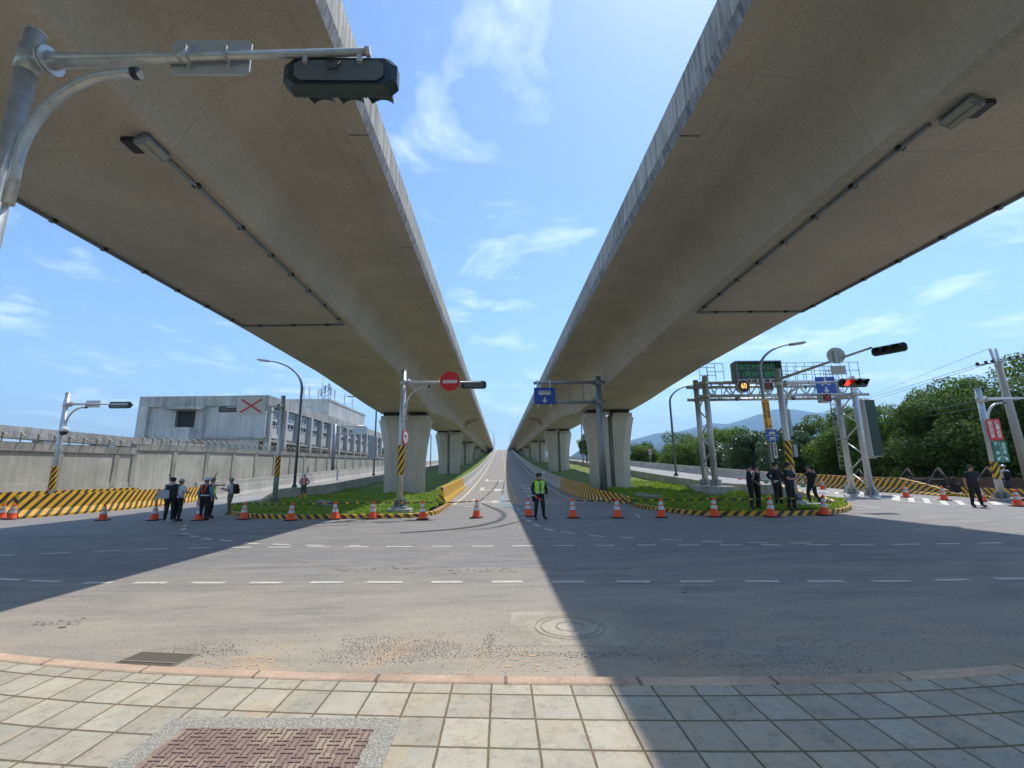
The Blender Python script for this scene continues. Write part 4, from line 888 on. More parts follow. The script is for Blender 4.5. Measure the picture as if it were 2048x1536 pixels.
# bus sign pole
root = thing('sign_gantry', 'thick grey cantilever pole with two arms holding the bus sign', 'sign gantry', (7.25, 32.6, 0))
b = MB(); b.tube([(7.25, 32.6, 0.0), (7.25, 32.6, 4), (7.25, 32.6, 8.7)], [0.27, 0.24, 0.21], 20); b.build('pole', M['galv_dark'], root)
for z in (8.25, 6.78):
    b = MB(); b.cyl((7.75, 32.6, z), (2.45, 32.6, z+0.02), 0.115); b.build('arm', M['galv_dark'], root)
    b = MB(); b.cyl((7.25, 32.6, z-0.2), (7.25, 32.6, z+0.2), 0.27); b.disc((6.9, 32.6, z), (1, 0, 0), 0.2, 0.04, 14); b.disc((6.8, 32.6, z), (1, 0, 0), 0.2, 0.04, 14); b.build('clamp', M['galv_dark'], root)
b = MB()
for x in (4.0, 5.05, 6.1): b.cyl((x, 32.6, 6.8), (x, 32.6, 8.25), 0.035, n=8)
b.build('strut', M['galv_dark'], root)
def bus_icon(root, P, n_, x0, z0, w):
    h = w*0.34; b = MB(); b.slab([P(x0+x*w, z0+z*h, 0.022) for x, z in [(-0.5, -0.45), (0.5, -0.45), (0.5, 0.1), (0.44, 0.5), (-0.5, 0.5)]], n_, 0.004)
    for x in (-0.3, 0.25): b.slab([P(x0+x*w+0.07*w*math.cos(a), z0-0.45*h+0.07*w*math.sin(a), 0.0215) for a in [k*math.pi/8 for k in range(16)]], n_, 0.0035)
    b.build('symbol', M['signwhite'], root)
    b = MB()
    for k in range(7): x = -0.44+k*0.125; b.slab([P(x0+(x+a)*w, z0+c*h, 0.027) for a, c in [(0, 0.02), (0.085, 0.02), (0.085, 0.34), (0, 0.34)]], n_, 0.003)
    b.build('symbol', M['blue'], root)
r_, P, n_, rr_ = board('bus_lane_sign', 'blue rectangular sign with a white bus above a down arrow', 'sign', (3.22, 32.35, 7.25), 1.55, 1.22, M['blue'], (0, -1, 0), chamfer=0.005)
bus_icon(r_, P, n_, 0, 0.24, 0.9); shape(r_, P, n_, [(x, z-0.32) for x, z in arrow_down(0.42)], M['signwhite'])
b = MB()
for x in (-0.5, 0.42): b.box(P(x, 0.2, -0.06), (0.10, 0.06, 2.0))
b.build('bracket', M['galv'], r_)
# right island signal pole (two arms)
px, py = 12.75, 19.9
root, a, d = signal_pole('tall traffic signal pole with two mast arms above the policemen', (px, py, 0.3), 6.2, 5.55, (15.75, py, 5.60), sleeve_z=(1.7, 2.95), r=0.14)
b = MB(); b.bbox((px, py, 0.17), (1.9, 1.3, 0.20), 0.03); b.build('footing', M['barrier'], root)
a2 = Vector((px, py, 5.75)); e2 = Vector((14.5, 16.6, 6.3))
b = MB(); b.tube([a2, a2.lerp(e2, 0.5), e2], [0.07, 0.055, 0.045], 12); b.build('mast_arm', M['galv'], root)
signal_head(root, (16.1, py-0.1, 5.52), (1, 0, 0), 3, front=1, lit=0, sc=1.0)
hd = signal_head(root, (14.85, 16.25, 6.12), (0.40, -0.62, 0.0), 3, front=1, sc=0.85)
b = MB(); b.box((px+0.22, py, 3.75), (0.12, 0.12, 1.2)); b.bbox((px+0.26, py-0.02, 2.5), (0.2, 0.2, 0.55), 0.03); b.build('control_box', M['galv_dark'], root)
bk = thing('round_sign', 'grey back of a round sign on the upper right mast arm', 'sign', (14.05, 17.45, 6.35)); n_ = Vector((-0.25, -1, 0)).normalized()
b = MB(); b.disc((13.80, 17.6, 6.25), n_, 0.34, 0.015, 32); b.build('panel', M['alu'], bk)
b = MB()
for s_ in (-0.1, 0.1): b.box(Vector((13.80+s_, 17.58, 6.2)), (0.03, 0.03, 0.5))
b.build('bracket', M['galv_dark'], bk)
bk = thing('supplementary_plate', 'grey back of a rectangular plate below the round sign', 'sign', (13.9, 17.6, 5.7))
b = MB(); b.box((13.80, 17.6, 5.63), (0.52, 0.015, 0.36), math.atan2(-n_.x, -n_.y)*-1); b.build('panel', M['alu'], bk)
# far right pole with red and green signs
root, a, d = signal_pole('traffic signal pole at the far right edge with a mast arm leaving the frame', (24.2, 21.9, 0.1), 5.55, 5.0, (28.5, 21.9, 5.05), sleeve_z=(1.05, 1.9), r=0.14)
r_, P, n_, rr_ = board('red_sign', 'red vertical sign with two columns of white characters', 'sign', (24.33, 21.66, 3.45), 0.66, 1.05, M['red'], (-0.05, -1, 0))
txt_on(r_, P, n_, 0.16, 0, 0.205, '機\n車\n專\n用\n道', M['white'], bold=0.006, sp=0.78); txt_on(r_, P, n_, -0.16, 0, 0.205, '禁\n行\n自\n行\n車', M['white'], bold=0.006, sp=0.78)
r_, P, n_, rr_ = board('green_sign', 'green vertical sign with white characters and two diagonal arrows', 'sign', (24.40, 21.66, 2.38), 0.66, 1.04, M['green'], (-0.05, -1, 0))
txt_on(r_, P, n_, -0.17, 0.36, 0.18, '機', M['white'], bold=0.004); txt_on(r_, P, n_, -0.17, -0.08, 0.18, '車', M['white'], bold=0.004); txt_on(r_, P, n_, 0.17, 0.14, 0.18, '自\n行\n車', M['white'], bold=0.004, sp=1.05)
shape(r_, P, n_, [(-0.006, -0.5), (0.006, -0.5), (0.006, 0.5), (-0.006, 0.5)], M['white'])
for s_ in (-1, 1):
    A = [(x*0.75, z) for x, z in arrow_down(0.26)]; a_ = R(45)*s_; shape(r_, P, n_, [(0.17*s_+x*math.cos(a_)-z*math.sin(a_), -0.34+x*math.sin(a_)+z*math.cos(a_)) for x, z in A], M['white'])
for (cx, cz, w, h) in ((24.33, 3.45, 0.66, 1.05), (24.40, 2.38, 0.66, 1.04)):
    pass
# ------------------------------------------------------------------ lamp-post signs
lx, ly = 14.75, 24.6
r_, P, n_, rr_ = board('yellow_sign', 'tall yellow warning board with black characters on the lamp post', 'sign', (lx-0.05, ly-0.2, 4.72), 0.42, 1.62, M['yellow'], (0, -1, 0), chamfer=0.01)
txt_on(r_, P, n_, 0.10, 0.32, 0.165, '淡\n江\n大\n橋', M['black'], bold=0.003, sp=1.0); txt_on(r_, P, n_, -0.10, 0.32, 0.165, '科\n技\n執\n法', M['black'], bold=0.003, sp=1.0)
txt_on(r_, P, n_, -0.10, -0.43, 0.155, '禁\n行\n大\n貨\n車', M['black'], bold=0.003, sp=0.95); txt_on(r_, P, n_, 0.10, -0.14, 0.155, '取', M['black'], bold=0.003); txt_on(r_, P, n_, 0.10, -0.71, 0.155, '締', M['black'], bold=0.003)
bb = MB(); bb.slab([P(x, z, 0.022) for x, z in [(-0.2, -0.015), (0.2, -0.015), (0.2, 0.0), (-0.2, 0.0)]], n_, 0.003); bb.slab([P(x, z, 0.022) for x, z in [(-0.08, 0.70), (0.06, 0.73), (0.07, 0.77), (-0.07, 0.745)]], n_, 0.003); bb.build('symbol', M['black'], r_)
bs = thing('round_blue_sign', 'round blue sign with a white car above a white motorcycle', 'sign', (lx+0.10, ly-0.2, 3.52)); n_ = Vector((0, -1, 0))
def P(x, z, off=0.0): return Vector((lx+0.10+x, ly-0.2-off, 3.52+z))
b = MB(); b.disc(P(0, 0), n_, 0.37, 0.016, 36); b.build('panel', M['blue'], bs)
def pl(bb, pts, off=0.010): bb.slab([P(x, z, off) for x, z in pts], n_, 0.004)
b = MB(); pl(b, [(-0.37, -0.008), (0.37, -0.008), (0.37, 0.012), (-0.37, 0.012)])
pl(b, [(-0.17, 0.09), (0.17, 0.09), (0.17, 0.17), (0.12, 0.18), (0.09, 0.27), (-0.09, 0.27), (-0.12, 0.18), (-0.17, 0.17)]); pl(b, [(-0.16, 0.05), (-0.10, 0.05), (-0.10, 0.09), (-0.16, 0.09)]); pl(b, [(0.10, 0.05), (0.16, 0.05), (0.16, 0.09), (0.10, 0.09)])
for x in (-0.12, 0.12): pl(b, [(x+0.065*math.cos(a), -0.21+0.065*math.sin(a)) for a in [k*math.pi/8 for k in range(16)]])
pl(b, [(-0.16, -0.13), (-0.05, -0.19), (0.06, -0.19), (0.13, -0.12), (0.16, -0.06), (0.10, -0.06), (0.04, -0.10), (-0.06, -0.08), (-0.16, -0.09)], 0.0105)
b.build('symbol', M['signwhite'], bs)
b = MB(); pl(b, [(-0.085, 0.19), (0.085, 0.19), (0.065, 0.25), (-0.065, 0.25)], 0.0145)
for x in (-0.12, 0.12): pl(b, [(x+0.03*math.cos(a), -0.21+0.03*math.sin(a)) for a in [k*math.pi/6 for k in range(12)]], 0.0145)
b.build('symbol', M['blue'], bs)
r_, P, n_, rr_ = board('white_plate', 'narrow white plate with small black characters below the round blue sign', 'sign', (lx+0.16, ly-0.2, 2.72), 0.20, 0.85, M['signwhite'], (0, -1, 0), chamfer=0.005)
txt_on(r_, P, n_, 0, 0, 0.125, '快\n速\n公\n路\n通\n行', M['black'], bold=0.002, sp=0.95)
# ------------------------------------------------------------------ steel gantry over the right road
def gantry():
    Y1, Y2 = 28.3, 30.0
    root = thing('steel_gantry', 'steel truss gantry spanning the right road with a walkway on top', 'steel gantry', (13.6, 30, 0.6))
    cols = [(13.27, Y1, 0.75, 7.72), (13.40, Y2, 0.75, 7.8), (23.0, Y1, 0.0, 7.6), (23.15, Y2, 0.0, 7.75)]
    for x, y, z0, z1 in cols:
        b = MB(); b.tube([(x, y, z0), (x, y, z1)], [0.19, 0.17], 16); c = b.build('column', M['galv'], root)
        b = MB(); b.box((x, y, z0+0.02), (0.75, 0.75, 0.04))
        for k in range(8): a_ = k*math.pi/4; b.box((x+math.cos(a_)*0.27, y+math.sin(a_)*0.27, z0+0.22), (0.2, 0.02, 0.36), a_)
        b.build('base_plate', M['galv'], c)
    for (i, j) in ((0, 1), (2, 3)):
        b = MB(); x0, y0, z0, z1 = cols[i]; x1, y1 = cols[j][:2]; n = 6
        for k in range(n):
            za = z0+0.5+(z1-z0-1.6)*k/n; zb = z0+0.5+(z1-z0-1.6)*(k+1)/n
            b.cyl((x0, y0, za), (x1, y1, zb), 0.045, n=8) if k % 2 == 0 else b.cyl((x1, y1, za), (x0, y0, zb), 0.045, n=8)
        b.build('bracing', M['galv'], root)
    xa, xb = 12.7, 24.0; zl_, zu = 6.42, 7.28
    for y in (Y1+0.1, Y2-0.1):
        for z in (zl_, zu):
            b = MB(); b.cyl((xa, y, z), (xb, y, z), 0.10, n=12); b.build('chord', M['galv'], root)
    b = MB(); n = 17
    for k in range(n):
        x0 = xa+0.4+(xb-xa-0.8)*k/n; x1 = xa+0.4+(xb-xa-0.8)*(k+1)/n
        for y in (Y1+0.1, Y2-0.1):
            za, zb = (zl_, zu) if k % 2 else (zu, zl_); b.cyl((x0, y, za), (x1, y, zb), 0.038, n=6)
        for z in (zl_, zu): b.cyl((x0, Y1+0.1, z), (x1, Y2-0.1, z), 0.026, n=6)
        b.cyl((x0, Y1+0.1, zl_), (x0, Y1+0.1, zu), 0.026, n=6)
    b.build('web_members', M['galv'], root)
    b = MB()
    for x, y, z0, z1 in cols:
        for z in (zl_, zu): b.cyl((x, y, z-0.12), (x, y, z+0.12), 0.22); b.cyl((x, min(y, Y1), z), (x, max(y, Y2), z), 0.06, n=8)
    b.build('clamp', M['galv'], root)
    b = MB(); b.box(((xa+xb)/2+1.0, (Y1+Y2)/2, zu+0.16), (xb-xa-2, 0.9, 0.05)); b.build('walkway', M['galv_dark'], root)
    b = MB()
    for y in (Y1+0.3, Y2-0.3):
        for (x0, x1) in ((13.6, 14.7), (18.4, 23.9)):
            for z in (0.6, 1.15): b.cyl((x0, y, zu+0.2+z), (x1, y, zu+0.2+z), 0.02, n=6)
            k = x0
            while k <= x1+0.01: b.cyl((k, y, zu+0.2), (k, y, zu+1.35), 0.018, n=6); k += 0.55 if x0 < 15 else 0.6
    b.build('railing', M['lamp_blue'], root)
    b = MB(); lx_, ly_ = 23.1, 30.4
    for s_ in (-0.22, 0.22): b.cyl((lx_+s_, ly_, 1.6), (lx_+s_, ly_, 8.8), 0.025, n=6)
    z = 1.9
    while z < 8.6: b.cyl((lx_-0.22, ly_, z), (lx_+0.22, ly_, z), 0.016, n=6); z += 0.3
    for z in (3.6, 4.8, 6.0, 7.2, 8.4):
        b.tube([(lx_+0.35*math.cos(a), ly_-0.35+0.35*math.sin(a), z) for a in [k*math.pi/5 for k in range(11)]], 0.014, 5, False)
    for a in (0.5, 1.5, 2.6, 3.7, 4.7, 5.8): b.cyl((lx_+0.35*math.cos(a), ly_-0.35+0.35*math.sin(a), 3.6), (lx_+0.35*math.cos(a), ly_-0.35+0.35*math.sin(a), 8.4), 0.012, n=5)
    b.build('ladder', M['galv_dark'], root)
    b = MB(); b.bbox((13.35, 29.2, 0.30), (1.5, 3.2, 0.9), 0.05); b.build('footing', M['wallg'], root)
    return root
gantry()
YG = 27.95
v = thing('message_board', 'black electronic message board with green characters on top of the gantry', 'message board', (16.5, YG, 8.0))
b = MB(); x0, x1, z0, z1 = 15.1, 17.95, 7.40, 8.55; yb, yf = YG+0.45, YG-0.25
b.bbox(((x0+x1)/2, YG+0.28, (z0+z1)/2), (x1-x0, 0.5, z1-z0), 0.03); b.build('case', M['alu'], v)
b = MB(); b.box(((x0+x1)/2, YG-0.10, z1-0.02), (x1-x0+0.1, 0.55, 0.05)); b.box((x0-0.02, YG-0.1, (z0+z1)/2), (0.04, 0.55, z1-z0)); b.box((x1+0.02, YG-0.1, (z0+z1)/2), (0.04, 0.55, z1-z0)); b.build('hood', M['galv_dark'], v)
b = MB(); b.box(((x0+x1)/2, YG+0.02, (z0+z1)/2), (x1-x0-0.1, 0.02, z1-z0-0.1)); b.build('screen', M['led_black'], v)
lettering('淡江大橋12日', M['led_green'], v, ((x0+x1)/2+0.05, YG-0.0, 8.22), 0.42, bold=0.0)
lettering('11時30分通車', M['led_green'], v, ((x0+x1)/2+0.05, YG-0.0, 7.72), 0.42, bold=0.0)
b = MB()
for k in range(7): b.box((15.3+k*0.42, YG+0.2, 7.33), (0.06, 0.3, 0.2))
b.build('bracket', M['galv'], v)
sp = thing('speed_limit_display', 'round electronic speed sign showing 60 on the gantry', 'speed sign', (16.0, YG, 6.9))
SX, _, SZ = atY(1485, 773, YG)
b = MB(); b.cyl((SX, YG+0.15, SZ), (SX, YG-0.15, SZ), 0.42, n=32); b.build('case', M['alu'], sp)
b = MB(); b.disc((SX, YG-0.16, SZ), (0, 1, 0), 0.385, 0.02, 32); b.build('screen', mat('display_maroon', (0.05, 0.008, 0.008), 0.4), sp)
lettering('60', M['led_amber'], sp, (SX, YG-0.18, SZ), 0.46, bold=0.008, sx=0.8)
def lane_signal(label, x, z, ch):
    l = thing('lane_signal', label, 'lane signal', (x, YG, z)); b = MB(); b.bbox((x, YG+0.1, z), (0.62, 0.5, 0.56), 0.03); b.build('case', M['alu'], l)
    b = MB(); b.box((x, YG-0.16, z), (0.52, 0.02, 0.46)); b.build('screen', mat('display_dark_red', (0.022, 0.006, 0.006), 0.4), l)
    bb = MB()
    segs = [((0.16, 0.22), (-0.14, 0)), ((-0.14, 0), (0.16, -0.22))] if ch == '<' else [((-0.2, 0.2), (0.2, -0.2)), ((0.2, 0.2), (-0.2, -0.2))]
    for k, (p, q) in enumerate(segs): bb.cyl((x+p[0], YG-0.175-0.004*k, z+p[1]), (x+q[0], YG-0.175-0.004*k, z+q[1]), 0.013, n=6)
    bb.build('symbol', M['led_red'], l)
lane_signal('dark square lane signal with a faint red arrow beside the speed display', atY(1535, 773, YG).x, atY(1535, 773, YG).z, '<')
lane_signal('dark square lane signal with a faint red cross below the blue motorcycle sign', atY(1651, 796, YG).x, atY(1651, 796, YG).z, 'X')
r_, P, n_, rr_ = board('motorcycle_lane_sign', 'blue sign with a white motorcycle and rider above a down arrow', 'sign', (atY(1651, 770, YG-0.3).x, YG-0.3, atY(1651, 770, YG-0.3).z), 1.28, 1.05, M['blue'], (0, -1, 0), chamfer=0.03)
bb = MB()
for x in (-0.2, 0.2): bb.slab([P(x+0.115*math.cos(a), 0.08+0.115*math.sin(a), 0.022) for a in [k*math.pi/8 for k in range(16)]], n_, 0.004)
bb.slab([P(x, z, 0.0225) for x, z in [(-0.22, 0.16), (-0.05, 0.06), (0.1, 0.06), (0.25, 0.2), (0.16, 0.24), (0.0, 0.18), (-0.2, 0.23)]], n_, 0.004)
bb.slab([P(x, z, 0.0222) for x, z in [(-0.08, 0.22), (0.06, 0.22), (0.05, 0.42), (-0.06, 0.42)]], n_, 0.004); bb.slab([P(0.06*math.cos(a), 0.49+0.06*math.sin(a), 0.022) for a in [k*math.pi/6 for k in range(12)]], n_, 0.004)
bb.slab([P(x, z-0.33, 0.022) for x, z in arrow_down(0.4)], n_, 0.004); bb.build('symbol', M['signwhite'], r_)
bb = MB()
for x in (-0.2, 0.2): bb.slab([P(x+0.055*math.cos(a), 0.08+0.055*math.sin(a), 0.027) for a in [k*math.pi/8 for k in range(16)]], n_, 0.004)
bb.build('symbol', M['blue'], r_)
v = thing('message_board', 'tall dark message board hanging beside the right gantry column, turned away', 'message board', (25.3, 29, 4.3))
cv = atY(1738, 856, 29.2); M3 = Matrix.Rotation(R(15), 3, 'Z')
b = MB(); b.bbox(cv, (0.95, 0.62, 3.75), 0.04, M3=M3); b.build('case', M['alu'], v)
b = MB(); b.box(cv+M3@Vector((0, -0.32, 0)), (0.86, 0.03, 3.66), M3=M3); b.build('screen', mat('display_green_black', (0.006, 0.03, 0.022), 0.4), v)
b = MB(); b.cyl(cv+Vector((-0.9, -0.3, 1.94)), cv+Vector((0.25, 0, 1.94)), 0.05, n=8); b.cyl(cv+Vector((-0.9, -0.3, -1.94)), cv+Vector((0.2, 0, -1.94)), 0.05, n=8); b.build('bracket', M['galv'], v)
for (x, lab) in ((15.3, 'dome camera under the gantry below the speed display'), (19.0, 'dome camera under the gantry near the signal pole')):
    c_ = thing('camera_dome', lab, 'security camera', (x, YG+0.3, 6.0)); b = MB(); b.tube([(x, 28.4, 6.36), (x, 28.4, 6.28), (x, 28.4, 6.18)], [0.06, 0.14, 0.13], 12); b.build('housing', M['galv_dark'], c_)
    b = MB(); b.tube([(x, 28.4, 6.18), (x, 28.4, 6.12), (x, 28.4, 6.08)], [0.12, 0.09, 0.02], 12); b.build('dome', M['black'], c_)
# small far gantry pole on the left and sign back
root = thing('sign_gantry', 'grey cantilever gantry with a panel in front of the building', 'sign gantry', (-25.6, 70, 1.4))
b = MB(); b.cyl((-25.6, 70, 1.0), (-25.6, 70, 9.7), 0.26, n=14); b.build('pole', M['galv_dark'], root)
b = MB()
for z in (9.35, 8.2): b.cyl((-25.6, 70, z), (-20.9, 70, z), 0.10, n=10)
for x in (-24.4, -23.2, -22.0, -21.0): b.cyl((x, 70, 8.2), (x, 70, 9.35), 0.05, n=8)
b.build('arm', M['galv'], root)
r_, P, n_, rr_ = board('blank_sign', 'grey back of a rectangular sign on the far cantilever gantry', 'sign', (-21.7, 69.8, 8.6), 2.2, 1.1, M['alu'])
r_, P, n_, rr_ = board('blank_sign', 'tall grey panel on the distant lamp post beside the left pier', 'sign', (-16.9, 59.7, 5.4), 0.95, 3.0, M['galv_dark'])
r_ = thing('no_trucks_sign', 'small round red rimmed sign on a thin post beyond the right road', 'sign', (27.0, 82, 2.4))
b = MB(); b.cyl((27, 82, 2.0), (27, 82, 5.8), 0.05, n=8); b.build('post', M['galv'], r_)
b = MB(); b.disc((27, 81.9, 5.45), (0, 1, 0), 0.42, 0.03, 24); b.build('rim', M['red'], r_)
b = MB(); b.disc((27, 81.87, 5.45), (0, 1, 0), 0.30, 0.03, 24); b.build('face', M['white'], r_)
b = MB(); b.box((26.95, 81.84, 5.46), (0.32, 0.03, 0.16)); b.box((27.12, 81.84, 5.43), (0.08, 0.03, 0.1)); b.build('symbol', M['black'], r_)
b = MB(); b.box((27, 81.9, 4.9), (0.6, 0.03, 0.22)); b.build('plate', M['signwhite'], r_)
# ------------------------------------------------------------------ traffic cones and bars
def cone_proto(name, label, m, h=0.72, r=0.17):
    root = thing(name, label, 'traffic cone', (0, 0, 0)); b = MB(); b.bbox((0, 0, 0.02), (0.44, 0.44, 0.04), 0.015); b.build('base', M['dark'], root)
    def rz(z): return r+(0.042-r)*(z-0.04)/(h-0.06)
    b = MB(); zs = (0.035, 0.07, 0.30, h-0.12, h-0.08, h-0.075, h-0.02, h); b.tube([(0, 0, z) for z in zs], [rz(0.035)+0.03, rz(0.07), rz(0.30), rz(h-0.12), rz(h-0.08), 0.052, 0.052, 0.03], 18, True); b.build('cone_body', m, root)
    b = MB(); b.tube([(0, 0, 0.30), (0, 0, 0.43)], [rz(0.30)+.003, rz(0.43)+.003], 18, False); b.build('reflective_band', M['refl'], root)
    b = MB(); b.tube([(0, 0, 0.48), (0, 0, h-0.12)], [rz(0.48)+.003, rz(h-0.12)+.003], 18, False); b.build('reflective_band', M['refl'], root)
    return root
co = cone_proto('traffic_cone', 'x', M['orange']); cg = cone_proto('traffic_cone', 'x', M['cgreen'])
bpy.context.view_layer.update()
CH = {co.name: kids(co), cg.name: kids(cg)}
front = [(3, 1038), (24, 1039), (205, 1041), (308, 1041), (397, 1041), (487, 1039), (581, 1041), (670, 1039), (745, 1038), (845, 1039), (953, 1036), (1057, 1033), (1146, 1036), (1235, 1036), (1323, 1035), (1430, 1034), (1543, 1034), (1650, 1031)]
used = False; CP = []
for k, (x, y) in enumerate(front):
    p = gnd(x, y); CP.append(p); lab = '%s orange traffic cone from the left in the front row' % ORD[k]
    if k == 0: co.location = p; co.rotation_euler.z = 0.2; co['label'] = lab; co['group'] = 'orange cones in the front row'
    else: dup(co, p, random.uniform(-0.3, 0.3), lab, 'orange cones in the front row', CH)
back = [(1813, 995, 'orange cone on the right road left of the striped barrier end'), (1889, 1001, 'orange cone below the sloping end of the right striped barrier'), (1965, 1003, 'orange cone half hidden behind the far right policeman'), (2037, 1013, 'orange cone at the right edge of the photo'), (1646, 979, 'orange cone behind the walking policeman'), (1480, 962, 'orange cone on the right road, right one of the far pair'), (1457, 960, 'orange cone on the right road, left one of the far pair'), (1416, 958, 'orange cone seen between the gantry columns')]
for x, y, lab in back: p = gnd(x, y, 0.0) if y > 990 else None or gnd(x, y, 0.25 if y > 970 else 0.55); dup(co, p, random.uniform(-0.3, 0.3), lab, 'orange cones on the right road', CH)
gr = [(1749, 988, 0, 'green cone nearest on the right road, beside an orange cone'), (1694, 984, 0.05, 'green cone second nearest on the right road'), (1606, 974, 0.2, 'green cone between the policemen and the striped barrier'), (1533, 966, 0.45, 'green cone above the standing policemen'), (1437, 958, 0.6, 'green cone just right of the gantry columns'), (1397, 951, 0.75, 'green cone just left of the gantry columns'), (1379, 950, 0.8, 'green cone in the middle of the far three'), (1362, 949, 0.85, 'green cone farthest left of the far three')]
for k, (x, y, z, lab) in enumerate(gr):
    p = gnd(x, y, z)
    if k == 0: cg.location = p; cg['label'] = lab; cg['group'] = 'green cones on the right road'
    else: dup(cg, p, random.uniform(-0.3, 0.3), lab, 'green cones on the right road', CH)
def bar(a, c, label, za=0.66, zb=0.66):
    a = Vector(a)+Vector((0, 0, za)); c = Vector(c)+Vector((0, 0, zb)); b = MB(); b.tube([a.lerp(c, k/6)-Vector((0, 0, 0.03*math.sin(k/6*math.pi))) for k in range(7)], 0.021, 8); o = b.build('cone_bar', M['strB']); tag(o, label, 'cone bar', 'striped bars between the cones')
for i, j in ((5, 6), (6, 7), (7, 8), (8, 9), (9, 10), (12, 13), (13, 14), (14, 15), (15, 16), (16, 17)):
    bar(CP[i], CP[j], 'striped bar between the %s and %s cones of the front row' % (ORD[i], ORD[j]))
bar(CP[4]+Vector((0.9, 0.3, 0)), CP[5], 'striped bar ending on the sixth cone beside the group of men')
bar(CP[8]+Vector((0, 0, -0.5)), CP[9]+Vector((-0.1, 0, -0.45)), 'low striped bar lying near the island kerb', 0.62, 0.62)
bar(gnd(1640, 960, 0.6), gnd(1760, 975, 0.4), 'striped bar across the green cones of the right road', 0.5, 0.5); bar(gnd(1760, 975, 0.4), gnd(1885, 985, 0.2), 'striped bar before the right striped barrier', 0.5, 0.4)
for o in list(bpy.data.objects):
    if o.name.startswith('traffic_cone'): o.rotation_euler = (random.uniform(-0.03, 0.03), random.uniform(-0.03, 0.03), o.rotation_euler.z); o.location.z += 0.004; o.scale = (1, 1, random.uniform(0.96, 1.03))
# ------------------------------------------------------------------ far-left wall, fence, building
XW = -28.0
def zw(Y): return interp(Y, [(10, 3.6), (26, 3.98), (35.4, 4.13)]) if Y < 35.4 else interp(Y, [(35.4, 4.45), (45, 4.75), (85, 5.6), (120, 6.4)])
root = thing('boundary_wall', 'tall weathered concrete boundary wall with grey coping on the left', 'wall', (XW, 40, 0))
b = MB(); c_ = MB(); pz = MB(); Y = 8.0
while Y < 130:
    Y1 = min(Y+4.3, 35.4) if Y < 35.4 else Y+4.3
    z0, z1 = zw(Y+0.01), zw(Y1-0.01)
    def q4(bb, x0, x1, za, zb, zc, zd, ya, yb): bb.add([(x0, ya, za), (x1, ya, za), (x1, yb, zb), (x0, yb, zb), (x0, ya, zc), (x1, ya, zc), (x1, yb, zd), (x0, yb, zd)], [(0, 3, 2, 1), (4, 5, 6, 7), (0, 1, 5, 4), (1, 2, 6, 5), (2, 3, 7, 6), (3, 0, 4, 7)])
    q4(b, XW-0.2, XW, -0.5, -0.5, z0-0.5, z1-0.5, Y, Y1-0.0)
    q4(b, XW, XW+0.04, -0.5, -0.5, 1.55, 1.6, Y, Y1)
    q4(c_, XW-0.28, XW+0.1, z0-0.5, z1-0.5, z0, z1, Y, Y1-0.015)
    q4(pz, XW+0.002, XW+0.07, 1.3, 1.3, z0-0.5, z1-0.5, Y-0.22, Y+0.22)
    Y = Y1
b.build('panel', M['wall'], root); c_.build('coping', M['wall_dark'], root); pz.build('pilaster', concrete('concrete_pilaster', (0.48, 0.455, 0.38), 0.35, 0.28, 1.1), root)
# razor wire fence on top
root = thing('razor_wire_fence', 'rusty razor wire fence on slanted posts along the top of the boundary wall', 'fence', (XW, 30, 4))
cap_m = mat('fence_post_cream', (0.62, 0.56, 0.42), 0.7); postm = mat('fence_post_rust', (0.20, 0.15, 0.11), 0.8)
Y = 16.0; cnt = 0; wp = []
while Y < 110 and cnt < 90:
    z = zw(Y); b = MB(); b.box((XW, Y, z+0.28), (0.05, 0.05, 0.60)); b.cur = 1; 
    d = Vector((0.42, -0.0, 0.42)); b.tube([(XW+0.35, Y, z+0.28), (XW-0.12, Y, z+0.62)], 0.035, 6); b.build('post', [postm, cap_m], root); wp.append((Y, z)); cnt += 1; Y += 1.0 if Y < 45 else 1.2
b = MB()
for k in range(3): b.tube([(XW+0.2-0.12*k, Y, zw(Y)+0.28+0.13*k) for Y in np.arange(16, 110, 2.0)], 0.008, 4, False)
P = []
Y = 16.0
while Y < 75: a = Y*9.5; P.append((XW+0.05+0.24*math.cos(a), Y, zw(Y)+0.42+0.24*math.sin(a))); Y += 0.06 if Y < 50 else 0.09
b.tube(P, 0.011, 3, False); b.build('wire', postm, root)
# elevated concrete beam beyond the wall
root = thing('concrete_channel', 'elevated concrete channel on short supports behind the wall', 'concrete channel', (-36, 35, 4.9))
b = MB(); q4(b, -37.2, -36, 4.9, 4.95, 5.72, 5.85, 8, 56); b.build('beam', M['bldg_dark'], root)
b = MB()
for Y in (12, 20, 30.5, 37, 42, 44.8, 50): b.box((-36.5, Y, 2.4), (0.9, 1.0, 5.0))
b.build('support', M['bldg_dark'], root)
# main building
XB, YB0 = -31.0, 60.0; 
bd = thing('office_building', 'long grey concrete two storey building with recessed windows behind the wall', 'building', (-39, 80, 0))
ZR = 12.55; ZC = 11.15; YB1 = 118.0; XL = -47.6
b = MB()
b.box(((XB+XL)/2-0.4, (YB0+YB1)/2, 5.6), (XB-XL-0.9, YB1-YB0-0.5, 11.2))                    # core
b.build('wall', M['bldg'], bd)
b = MB(); b.box(((XB+XL)/2, (YB0+YB1)/2, (ZR+ZC)/2), (XB-XL+0.3, YB1-YB0+0.2, ZR-ZC)); b.build('parapet', M['bldg_dark'], bd)
b = MB(); b.box(((XB+XL)/2, YB0+0.08, 6.95), (XB-XL+0.3, 0.5, 0.25)); b.box((XB-0.3, (YB0+YB1)/2, 6.6), (0.9, YB1-YB0, 0.3)); b.build('ledge', M['bldg_dark'], bd)
b = MB()                                                      # front recesses and corner piers
